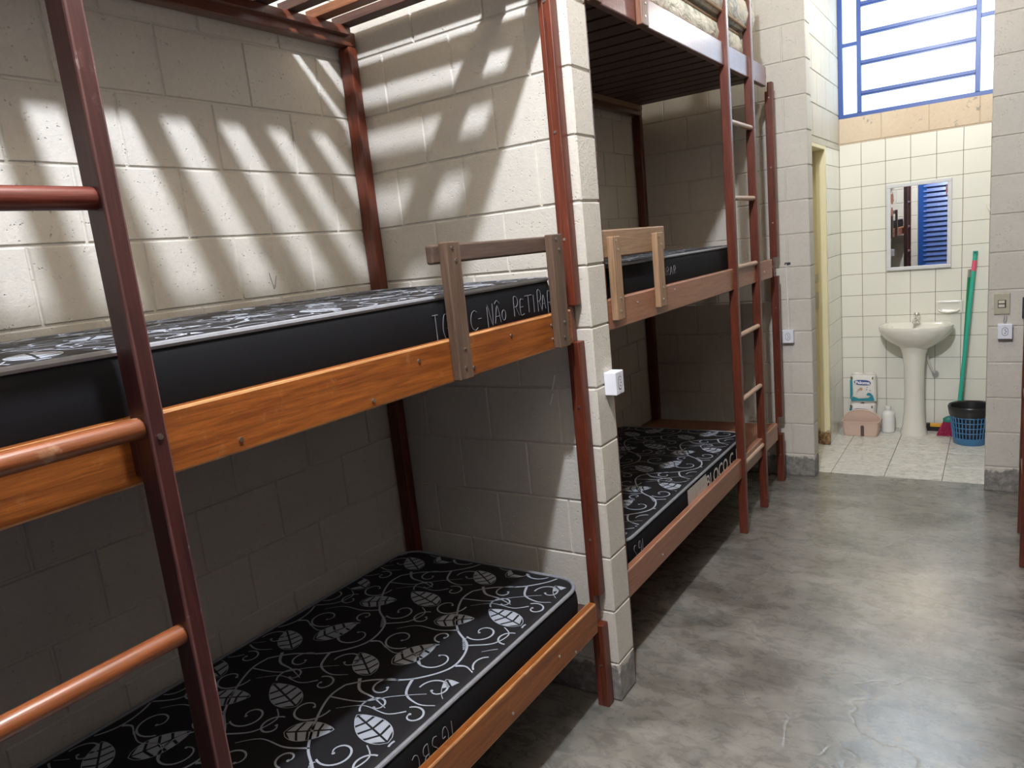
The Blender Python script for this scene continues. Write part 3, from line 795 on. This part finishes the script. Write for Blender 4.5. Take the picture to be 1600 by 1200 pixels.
# old floral mattresses on the top tier of the far bunk
def floral(n, c0, c1, c2, sc):
    mt, nt, b = newmat(n); v = mapping(nt)
    base = ramp(nt, noise(nt, v, sc, 5, .7, 1.5), [(.35, c0), (.5, c1), (.62, c2)])
    nt.links.new(base, b.inputs['Base Color']); b.inputs['Roughness'].default_value = .8
    bump(nt, b, noise(nt, mapping(nt, (1, 1, 2.5)), 9, 4, .6, 1.0), .6, .02)
    return mt
FL1 = floral('floral_beige', (.30, .33, .28), (.62, .60, .50), (.72, .69, .60), 9)
FL2 = floral('floral_blue_grey', (.24, .32, .38), (.60, .58, .50), (.66, .60, .48), 12)
TANP = plain('tan_piping', (.42, .26, .13), .6)
def old_mattress(label, x0, x1, y0, y1, z0, z1, mt, sag):
    root = thing('mattress', label, 'mattress', ((x0 + x1) / 2, (y0 + y1) / 2, z0))
    w = MB(); rings = []
    def ring(ins, z):
        out = []
        for x, y in rrect(x0 + ins, x1 - ins, y0 + ins, y1 - ins, .07):
            out.append((x + .004 * math.sin(y * 23), y, z + sag * math.sin(y * 5.1)))
        return out
    w.loft([ring(.02, z0), ring(.0, z0 + .02), ring(-.012, (z0 + z1) / 2), ring(0, z1 - .02), ring(.02, z1)]); part('mattress_body', w, mt, root)
    for z in (z0 + .012, z1 - .012):
        w = MB(); w.tube(ring(.002, z), .006, 6, closed=True); part('piping', w, TANP, root)
    return root
old_mattress('floral beige mattress on the top tier of the far bunk, lower of two', .07, .855, .23, 2.05, 2.4762, 2.606, FL1, 0)
old_mattress('blue-grey patterned mattress with tan piping, upper of two on the far bunk', .07, .890, .33, 2.20, 2.620, 2.78, FL2, .006)
# unseen board added over the nearest bunk's slats to cut off the light strips
w = MB(); w.box(.09, .405, -2.3, -.395, 2.4762, 2.494, .003)
tag(part('added_shade_board', w, SLAT_X), 'unseen dark board added on the bare top slats to shade the wall', 'board')

# ------------------------------------------------------------------ sockets, switch, wires
def ring_y(cx, y, cz, r, n=20): return [(cx + r * math.cos(2 * PI * k / n), y, cz + r * math.sin(2 * PI * k / n)) for k in range(n)]
DARK = plain('dark_slot', (.03, .03, .035), .6)
def socket(label, o, U, N, wd, ht, dp):
    """o = centre on the wall, U = width direction, N = outwards"""
    o, U, N = Vector(o), Vector(U), Vector(N); Z = Vector((0, 0, 1))
    root = thing('power_socket', label, 'power socket', tuple(o))
    def bx(name, u0, u1, z0, z1, n0, n1, mt, c, par):
        w = MB(); w.box(u0, u1, n0, n1, z0, z1, c)
        w.v = [tuple(o + U * a + N * b + Z * d) for a, b, d in w.v]; return part(name, w, mt, par)
    body = bx('socket_box', -wd / 2, wd / 2, -ht / 2, ht / 2, .0005, dp, WPLAST, .003, root)
    w = MB(); hexa = [(.017 * math.cos(a) , .023 * math.sin(a)) for a in [k * PI / 12 for k in range(24)]]
    hx = [(max(-.0145, min(.0145, a)), b) for a, b in hexa]
    w.add([tuple(o + U * a + N * (dp + .0006) + Z * b) for a, b in hx], [tuple(range(24))])
    hx2 = [(a * .88, b * .9) for a, b in hx]
    w.add([tuple(o + U * a + N * (dp + .0010) + Z * b) for a, b in hx2], [tuple(range(24))], 1)
    for (a, b) in ((0, .010), (.004, 0), (0, -.010)):
        w.add([tuple(o + U * (a + .003 * math.cos(k * PI / 4)) + N * (dp + .0014) + Z * (b + .003 * math.sin(k * PI / 4))) for k in range(8)], [tuple(range(8))])
    part('outlet', w, [DARK, WPLAST], root)
    w = MB()
    for s in (-1, 1): w.tube([tuple(o + N * (dp - .001) + Z * (s * ht * .40)), tuple(o + N * (dp + .001) + Z * (s * ht * .40))], .0022, 8)
    part('screw', w, STEEL, root)
    return root
socket('white surface socket on the end face of the block partition', (W, .088, 1.150), (0, 1, 0), (1, 0, 0), .062, .078, .044)
socket('white socket below the wire, left of the bathroom doorway', (.909, YS, .921), (1, 0, 0), (0, -1, 0), .066, .082, .036)
socket('white socket under the light switch on the right block pier', (2.038, YS, .925), (1, 0, 0), (0, -1, 0), .067, .082, .036)
sw = thing('light_switch', 'beige double light switch on the right block pier', 'light switch', (2.021, YS, 1.072))
BEI = plain('beige_plastic', (.42, .39, .29), .45)
w = MB(); w.box(1.985, 2.058, YS - .009, YS - .0005, 1.016, 1.130, .003); part('switch_plate', w, BEI, sw)
w = MB(); w.box(2.003, 2.040, YS - .0105, YS - .009, 1.052, 1.094, .0004); part('switch_surround', w, DARK, sw)
for z in (1.055, 1.076): w = MB(); w.box(2.006, 2.034, YS - .0145, YS - .010, z, z + .015, .001); part('rocker', w, plain('cream_plastic', (.62, .58, .46), .4), sw)
for z in (1.025, 1.120): screw(sw, 2.021, YS - .009, z, 'y', .003)
w = MB()
w.tube(catmull([(2.032, YS - .006, 1.016), (2.034, YS - .012, 1.000), (2.030, YS - .010, .980), (2.034, YS - .008, .966)], 5), .0018, 6)
tag(part('wire', w, plain('grey_wire', (.30, .30, .36), .5)), 'left grey wire between the light switch and the socket', 'wire')
w = MB()
w.tube(catmull([(2.040, YS - .006, 1.016), (2.044, YS - .012, .995), (2.036, YS - .010, .966)], 5), .0018, 6)
tag(part('wire', w, plain('grey_wire', (.30, .30, .36), .5)), 'right grey wire between the light switch and the socket', 'wire')
w = MB()
w.tube(catmull([(.905, YS - .004, 1.372), (.905, YS - .006, 1.33), (.908, YS - .005, 1.15), (.909, YS - .005, .962)], 6), .0026, 6)
w.tube([(.908, YS - .0045, 1.16), (.908, YS - .0045, 1.145)], .005, 8)
tag(part('wire', w, plain('white_wire', (.72, .70, .68), .5)), 'white wire running down from a hole to the left socket', 'wire')
w = MB(); w.box(.895, .930, YS - .005, YS + .003, 1.366, 1.380, .002); tag(part('wall_hole', w, DARK), 'small ragged dark hole in the wall above the white wire', 'hole')
w = MB(); w.box(2.112, 2.126, YS - .022, YS - .001, .99, 1.105, .005); w.box(2.114, 2.132, YS - .030, YS - .02, 1.01, 1.04, .003)
tag(part('door_latch', w, DARK), 'dark fitting at the right edge beside the light switch', 'latch')

# paint drips and chalk marks
w = MB(); w.tube([(.757, -.001, 1.191), (.749, -.0015, 1.165), (.741, -.001, 1.140)], .0028, 6); tag(part('paint_drip', w, plain('drip_white', (.7, .68, .64), .5)), 'pale paint drip on the partition under the middle tier, upper one', 'paint drip'); w = MB(); w.tube([(.742, -.001, 1.126), (.736, -.0015, 1.11), (.727, -.001, 1.088)], .0028, 6)
tag(part('paint_drip', w, plain('drip_white', (.7, .68, .64), .5)), 'pale paint drip on the partition under the middle tier, lower one', 'paint drip')
w = MB(); w.tube([(.0008, -.500, 1.626), (.0008, -.493, 1.590), (.0008, -.484, 1.578), (.0008, -.474, 1.615)], .0009, 5)
w.tube([(.0008, -.484, 1.578), (.0008, -.490, 1.572), (.0008, -.492, 1.585)], .0009, 5)
tag(part('pencil_mark', w, plain('pencil', (.12, .11, .10), .8)), 'small pencil tick on the left wall above the mattress', 'mark')

# ------------------------------------------------------------------ washbasin
cx = 1.513
t = thing('washbasin', 'white ceramic pedestal washbasin under the mirror', 'washbasin', (cx, 3.83, 0))
def bowl_ring(s, z, yb=YB - .004, dep=.345, hw=.238, n=40):
    out = []
    for k in range(n):
        a = 2 * PI * k / n
        c, q = math.cos(a), math.sin(a)
        x = hw * s * math.copysign(abs(c) ** .86, c)
        yf = (dep * .62) * s * math.copysign(abs(q) ** .9, q)
        if q > 0: yf = min(yf, dep * .38 * s)
        out.append((cx + x, yb - dep * .38 + yf, z))
    return out
w = MB()
w.loft([bowl_ring(.34, .635), bowl_ring(.44, .655), bowl_ring(.62, .680), bowl_ring(.80, .712), bowl_ring(.92, .745), bowl_ring(.985, .780), bowl_ring(1.0, .800), bowl_ring(.985, .812), bowl_ring(.95, .814),
        bowl_ring(.88, .806), bowl_ring(.78, .782), bowl_ring(.60, .745), bowl_ring(.35, .722), bowl_ring(.08, .718)])
part('basin', w, CERAM, t)
w = MB(); w.lathe(cx - .008, 3.835, [(.088, 0), (.090, .012), (.078, .06), (.068, .16), (.064, .34), (.068, .52), (.076, .60), (.092, .645), (.10, .66)], 32, sx=1.0, sy=.95)
part('pedestal', w, CERAM, t)
w = MB(); ty = 3.925
w.lathe(cx, ty, [(.024, .812), (.026, .818), (.018, .826), (.015, .835)], 20)
w.tube(catmull([(cx, ty, .833), (cx - .008, ty - .03, .842), (cx - .014, ty - .065, .836), (cx - .015, ty - .08, .824)], 5), .010, 12)
w.lathe(cx, ty, [(.014, .835), (.013, .848), (.020, .858), (.022, .872), (.021, .884), (.016, .890)], 10)
part('tap', w, CHROME, t)
w = MB(); w.tube(catmull([(cx + .066, 3.90, .585), (cx + .075, 3.925, .53), (cx + .10, 3.945, .455), (cx + .118, 3.968, .43)], 6), .008, 10); part('waste_pipe', w, plain('white_pipe', (.66, .64, .58), .3), t)
w = MB(); w.tube([(cx + .118, 3.955, .43), (cx + .118, 3.973, .43)], .022, 16); part('pipe_collar', w, STEEL, t)
# soap dish
t = thing('soap_dish', 'white ceramic soap dish set in the tiles right of tap', 'soap dish', (1.715, YB, .915))
w = MB(); x0, x1, z0, z1 = 1.632, 1.796, .868, .962
def so(ins, y, rr=.03, dz=0): return [(a, y, b) for a, b in rrect(x0 + ins, x1 - ins, z0 + ins + dz, z1 - ins * 1.0, rr, 5)]
w.loft([so(0, YB - .0005, .006), so(0, YB - .010, .006), so(.004, YB - .013, .008), so(.012, YB - .013, .02), so(.018, YB - .008, .02), so(.024, YB - .004, .02)]); part('dish', w, CERAM, t)
w = MB(); w.tube([(x0 + .02, YB - .02, z0 + .03), (x0 + .035, YB - .024, z0 + .018), (x0 + .08, YB - .026, z0 + .013), (x1 - .035, YB - .024, z0 + .018), (x1 - .02, YB - .02, z0 + .03)], .008, 10); part('dish_lip', w, CERAM, t)
# mirror
t = thing('mirror', 'framed rectangular mirror hanging on the tiles above the washbasin', 'mirror', (1.52, YB, 1.2))
mg, nt, b = newmat('mirror_glass'); b.inputs['Metallic'].default_value = 1; b.inputs['Roughness'].default_value = .01
b.inputs['Base Color'].default_value = (.88, .9, .9, 1)
mx0, mx1, mz0, mz1 = 1.316, 1.722, 1.198, 1.815
w = MB(); w.box(mx0 + .012, mx1 - .012, -.004, .0, mz0 + .012, mz1 - .012); w.v = [(x, YB - .012 + y, z) for x, y, z in w.v]
part('mirror_glass', w, mg, t)
w = MB(); fw = .026
for a in ((mx0, mx1, mz0, mz0 + fw), (mx0, mx1, mz1 - fw, mz1), (mx0, mx0 + fw, mz0 + fw, mz1 - fw), (mx1 - fw, mx1, mz0 + fw, mz1 - fw)): w.box(a[0], a[1], YB - .022, YB - .001, a[2], a[3], .004)
part('mirror_frame', w, plain('pale_grey_frame', (.62, .63, .64), .35), t)
w = MB()   # old silvering gone brown at the corner
def blob(cx_, cz_, rx, rz, s):
    random.seed(s); return [(cx_ + rx * math.cos(2 * PI * k / 14) * random.uniform(.6, 1.1), YB - .0168, cz_ + rz * math.sin(2 * PI * k / 14) * random.uniform(.6, 1.1)) for k in range(14)]
w.add(blob(1.352, 1.715, .012, .05, 3), [tuple(range(14))]); w.add(blob(1.349, 1.62, .008, .04, 5), [tuple(range(14))]); w.add(blob(1.690, 1.735, .006, .045, 6), [tuple(range(14))])
part('worn_silvering', w, plain('worn_silver_brown', (.28, .12, .085), .5), t)
# hook
w = MB(); w.tube(catmull([(1.932, YB - .002, 1.605), (1.935, YB - .018, 1.590), (1.942, YB - .026, 1.572), (1.950, YB - .020, 1.560)], 5), .0065, 8)
tag(part('wall_hook', w, CERAM), 'small white hook on the tiles near the right block pier', 'hook')

# ------------------------------------------------------------------ cleaning things
MINT = plain('mint_plastic', (.035, .42, .31), .3); GREEN = plain('green_plastic', (.01, .22, .085), .35)
PINKP = plain('pink_plastic', (.72, .10, .18), .4); YEL = plain('yellow_plastic', (.80, .40, .03), .4)
BLKR = plain('black_rubber', (.012, .012, .012), .5); MAG = plain('magenta_bristle', (.42, .025, .10), .6)
t = thing('broom', 'broom with mint handle, pink band and magenta bristles behind basket', 'broom', (1.79, 3.86, 0))
w = MB(); w.tube([(1.782, 3.835, .135), (1.8655, 3.940, 1.270)], .0135, 14); part('handle', w, MINT, t)
w = MB(); w.tube([(1.8575, 3.930, 1.165), (1.8633, 3.937, 1.235)], .0146, 14); part('band', w, PINKP, t, label='pink band')
w = MB(); w.tube([(1.8655, 3.940, 1.268), (1.867, 3.942, 1.300)], .0150, 14); part('hanging_cap', w, plain('teal_cap', (.02, .34, .24), .4), t)
w = MB(); w.tube([(1.866, 3.926, 1.288), (1.866, 3.9255, 1.288)], .005, 10); part('cap_hole', w, DARK, t)
w = MB(); w.loft([[(x, y, z) for x, y in rrect(1.690 + a, 1.880 - a, 3.800 + a * .3, 3.860 - a * .3, .02, 4)] for a, z in ((0, .105), (0, .125), (.02, .140), (.06, .150))]); part('broom_head', w, plain('teal_head', (.01, .20, .15), .4), t)
w = MB()
random.seed(4)
for i in range(26):
    for j in range(5):
        x = 1.698 + i * .0072; y = 3.808 + j * .011; fx = (x - 1.785) * .35; 
        w.tube([(x, y, .112), (x + fx * .6 - .006, y - .004, .055), (x + fx + random.uniform(-.006, .004) - .010, y - .010 + random.uniform(-.006, .006), .003)], .0030, 5)
part('bristles', w, MAG, t)
t = thing('squeegee', 'floor squeegee with green handle, yellow and black head on tiles', 'squeegee', (1.70, 3.92, 0))
w = MB(); w.box(1.585, 1.90, 3.925, 3.945, .030, .058, .004); part('squeegee_body', w, BLKR, t)
w = MB(); w.box(1.602, 1.70, 3.9215, 3.9265, .036, .058, .002); w.box(1.602, 1.70, 3.9265, 3.943, .057, .062, .002); part('squeegee_clip', w, YEL, t)
w = MB(); w.box(1.580, 1.905, 3.930, 3.938, .001, .032, .001); w.box(1.578, 1.602, 3.920, 3.948, .02, .062, .004); part('rubber_blade', w, BLKR, t)
w = MB(); w.tube([(1.790, 3.9385, .058), (1.832, 3.955, 1.125)], .0105, 12); part('handle', w, GREEN, t)
w = MB(); w.tube([(1.8318, 3.955, 1.12), (1.834, 3.9555, 1.175)], .0112, 12); part('metal_tip', w, STEEL, t)
# basket
t = thing('waste_basket', 'blue plastic lattice waste basket beside the right pier', 'waste basket', (1.862, 3.665, 0))
bx_, by_ = 1.862, 3.665; BLU = plain('basket_blue', (.055, .19, .38), .4)
def rad(z): return .098 + (.128 - .098) * z / .262
w = MB(); w.lathe(bx_, by_, [(rad(0) - .004, 0), (rad(0), .004), (rad(.05), .05), (rad(.05) - .004, .05), (rad(0) - .006, .006)], 40); part('basket_base', w, BLU, t)
w = MB(); n = 32
for k in range(n):
    a = 2 * PI * k / n
    w.tube([(bx_ + rad(z) * math.cos(a), by_ + rad(z) * math.sin(a), z) for z in (.045, .12, .215)], .0042, 5)
for z in (.088, .124, .160, .196): w.tube([(bx_ + rad(z) * math.cos(2 * PI * k / 40), by_ + rad(z) * math.sin(2 * PI * k / 40), z) for k in range(40)], .0036, 6, closed=True)
part('lattice', w, BLU, t)
w = MB(); w.tube([(bx_ + rad(.258) * math.cos(2 * PI * k / 40), by_ + rad(.258) * math.sin(2 * PI * k / 40), .256) for k in range(40)], .0065, 8, closed=True); part('rim', w, BLU, t)
# liner
BAG = plain('black_bin_bag', (.018, .018, .020), .32)
w = MB(); random.seed(2); rings = []
prof = [(rad(.205) + .006, .203), (rad(.23) + .007, .23), (rad(.262) + .009, .262), (rad(.262) + .004, .272), (rad(.262) - .008, .266), (rad(.2) - .012, .20), (rad(.1) - .010, .10), (rad(.05) - .012, .045)]
for i, (r, z) in enumerate(prof):
    rings.append([(bx_ + (r + (random.uniform(-.0012, .0012) if i < 5 else random.uniform(-.006, .002))) * math.cos(2 * PI * k / 48), by_ + (r + 0) * math.sin(2 * PI * k / 48), z + (random.uniform(-.003, .003) if i in (0,) else 0)) for k in range(48)])
w.loft(rings, cap=False); w.add(rings[-1], [tuple(range(48))])
# crumpled folds inside
for k in range(9):
    a = random.uniform(0, 2 * PI); rr = .07
    c = Vector((bx_ + rr * math.cos(a), by_ + rr * math.sin(a), .16))
    w.add([c + Vector((random.uniform(-.05, .05), random.uniform(-.05, .05), random.uniform(-.05, .085))) * .7 for _ in range(3)], [(0, 1, 2)])
tag(part('bin_liner', w, BAG), 'black plastic bag lining the blue waste basket', 'bag')
# caddy
CAD = plain('caddy_pink_beige', (.60, .44, .36), .45); 
t = thing('cleaning_caddy', 'pinkish beige plastic caddy in front of paper packs', 'caddy', (1.163, 3.765, 0))
w = MB()
def cr_(ins, z, dx=0): return [(x, y, z) for x, y in rrect(1.050 - dx + ins, 1.276 + dx - ins, 3.690 - dx * .6 + ins, 3.832 + dx * .6 - ins, .018, 4)]
w.loft([cr_(.0, .002), cr_(0, .02, .003), cr_(0, .105, .012), cr_(0, .107, .018), cr_(0, .113, .018), cr_(0, .113, .010), cr_(.003, .104, .008), cr_(.004, .012, .0)], smooth=False)
part('tub', w, CAD, t)
w = MB()   # flat face coloured as the shade inside the front notch
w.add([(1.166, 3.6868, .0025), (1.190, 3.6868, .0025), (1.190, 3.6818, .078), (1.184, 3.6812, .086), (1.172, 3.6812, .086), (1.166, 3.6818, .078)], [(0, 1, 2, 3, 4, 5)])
part('front_slot_shade', w, plain('slot_shadow_brown', (.10, .065, .055), .7), t)
w = MB(); N = 20; ya, yb = 3.756, 3.766   # arched handle divider
P = [(1.040, .03)] + [(1.163 - .125 * math.cos(PI * k / N), .105 + .082 * math.sin(PI * k / N)) for k in range(N + 1)] + [(1.286, .03)]
n = len(P); w.add([(x, ya, z) for x, z in P] + [(x, yb, z) for x, z in P], [tuple(range(n - 1, -1, -1)), tuple(range(n, 2 * n))] + [(k, (k + 1) % n, n + (k + 1) % n, n + k) for k in range(n)])
part('divider_handle', w, CAD, t)
w = MB(); w.tube([(x, (ya + yb) / 2, z) for x, z in P[1:-1]], .0075, 8); part('handle_edge', w, CAD, t)
# bottle
t = thing('bottle', 'plain white plastic bottle between the caddy and the washbasin pedestal', 'bottle', (1.331, 3.862, 0))
WB = plain('white_bottle', (.78, .79, .76), .4)
w = MB(); w.lathe(1.331, 3.862, [(.040, 0), (.046, .005), (.046, .135), (.043, .150), (.030, .164), (.020, .170)], 28); part('bottle_body', w, WB, t)
w = MB(); w.lathe(1.331, 3.862, [(.019, .168), (.022, .172), (.022, .196), (.018, .200)], 20); part('cap', w, WB, t)
# toilet paper packs
TEAL = plain('teal_print', (.02, .25, .32), .5); NAVY = plain('navy_print', (.03, .09, .30), .5); PAPW = plain('paper_white', (.76, .74, .70), .6); TANR = plain('tan_print', (.50, .33, .22), .6)
def pack(label, z0, x0, yc, text=True):
    t = thing('toilet_paper_pack', label, 'toilet paper', (x0 + .09, yc, z0))
    h = .212; r = .0445; x1 = x0 + .178
    def outline(z, s=1.0, bul=0):
        out = []
        for x, y in rrect(x0 + (1 - s) * .05, x1 - (1 - s) * .05, yc - r * 1.05 + (1 - s) * .03, yc + r * 1.05 - (1 - s) * .03, .036, 6):
            d = math.cos((x - (x0 + x1) / 2) / .178 * 2 * PI)
            out.append((x, y + (.003 * (1 + d)) * (1 if y < yc else -1) * (1), z))
        return out
    w = MB(); w.loft([outline(z0, .8), outline(z0 + .008), outline(z0 + .10), outline(z0 + h - .012), outline(z0 + h - .002, .82)]); part('wrapper', w, PAPW, t)
    w = MB()
    for c in (x0 + .0455, x1 - .0455):
        w.lathe(c, yc, [(.017, z0 + h - .004), (.038, z0 + h - .003), (.040, z0 + h + .004), (.034, z0 + h + .008), (.020, z0 + h + .006), (.017, z0 + h - .002)], 24, cap=False)
    part('roll_end', w, PAPW, t)
    yf = yc - r * 1.05 - .0015
    def flat(pts, d=.0): return [(x0 + a, yf - d, z0 + b) for a, b in pts]
    w = MB()
    w.add(flat([(.004, .03), (.020, .045), (.060, .03), (.125, .036), (.155, .06), (.168, .02), (.160, .012), (.006, .012)], .001), [tuple(range(8))])
    w.add(flat([(-.001, .02), (.018, .06), (.016, .18), (-.001, .175)], .0005), [(0, 1, 2, 3)])
    w.add(flat([(.112, .058), (.118, .072), (.132, .078), (.150, .066), (.150, .05)], .0012), [tuple(range(5))])
    part('teal_print', w, TEAL, t)
    w = MB()
    w.add(flat([(.003 + .014 * f, .190 + .012 * g_) for f, g_ in ((0, -1), (1, -1.1), (1.2, 0), (.8, 1), (0, .8))], .0014), [tuple(range(5))])
    part('corner_print', w, plain('olive_print', (.12, .11, .04), .6), t); w = MB()
    w.add(flat([(.150 + .01 * f, .190 + .010 * g_) for f, g_ in ((0, -1), (1, -1), (1, 1), (.2, .8))], .0014), [(0, 1, 2, 3)])
    part('corner_print', w, plain('olive_print', (.12, .11, .04), .6), t)
    if True:
        w = MB(); n = 28
        w.add([(x0 + .086 + .058 * math.copysign(abs(math.cos(2 * PI * k / n)) ** .6, math.cos(2 * PI * k / n)), yf - .0022, z0 + .155 + .020 * math.sin(2 * PI * k / n) - .004 * math.cos(2 * PI * k / n)) for k in range(n)], [tuple(range(n))])
        lg = part('logo_panel', w, NAVY, t)
        vs, fs = text_mesh('Paloma', .032, .0016); mxx = max(v.x for v in vs)
        w = MB(); w.add([(x0 + .036 + v.x * .102 / mxx, yf - .0034, z0 + .146 + v.y - v.x * .04) for v in vs], fs); part('lettering', w, plain('white_ink', (.8, .8, .82), .5), lg)
        w = MB()
        for (a, b, q) in ((.075, .105, .013), (.058, .098, .007), (.050, .084, .005), (.046, .068, .003)): w.add([(x0 + a + q * math.cos(k * PI / 5), yf - .0022, z0 + b + q * .9 * math.sin(k * PI / 5)) for k in range(10)], [tuple(range(10))])
        part('picture_print', w, TANR, t)
        w = MB()
        for (a, b) in ((.118, .118), (.114, .100), (.138, .095)): w.add([(x0 + a + .004 * math.cos(k * PI / 3), yf - .0022, z0 + b + .004 * math.sin(k * PI / 3)) for k in range(6)], [tuple(range(6))])
        part('dot_print', w, NAVY, t)
    return t
pack('white and teal toilet paper pack standing on top of another pack', .2255, 1.074, 3.890)
pack('white and teal toilet paper pack on the floor behind the caddy', .002, 1.068, 3.892)

# ------------------------------------------------------------------ ceiling lamps (above the frame)
for i, ((x, y, z), *_r) in enumerate(LAMPS):
    t = thing('ceiling_lamp', ['round white ceiling lamp over the nearest bunk', 'round white ceiling lamp over the far bunk', 'round white lamp hanging in the bathroom'][i], 'lamp', (x, y, ZC))
    w = MB(); w.lathe(x, y, [(.0, ZC - .001), (.07, ZC - .001), (.07, ZC - .03), (.02, ZC - .04)], 24, cap=False); part('lamp_base', w, WPLAST, t)
    w = MB(); w.tube([(x, y, ZC - .03), (x, y, z + .10)], .012, 10)
    w.lathe(x, y, [(.018, z + .10), (.03, z + .09), (.045, z + .07), (.0, z + .069)], 20, cap=False); part('bulb_holder', w, WPLAST, t)
    LIGHTS[i].parent = t; LIGHTS[i].location = (0, 0, z - ZC)
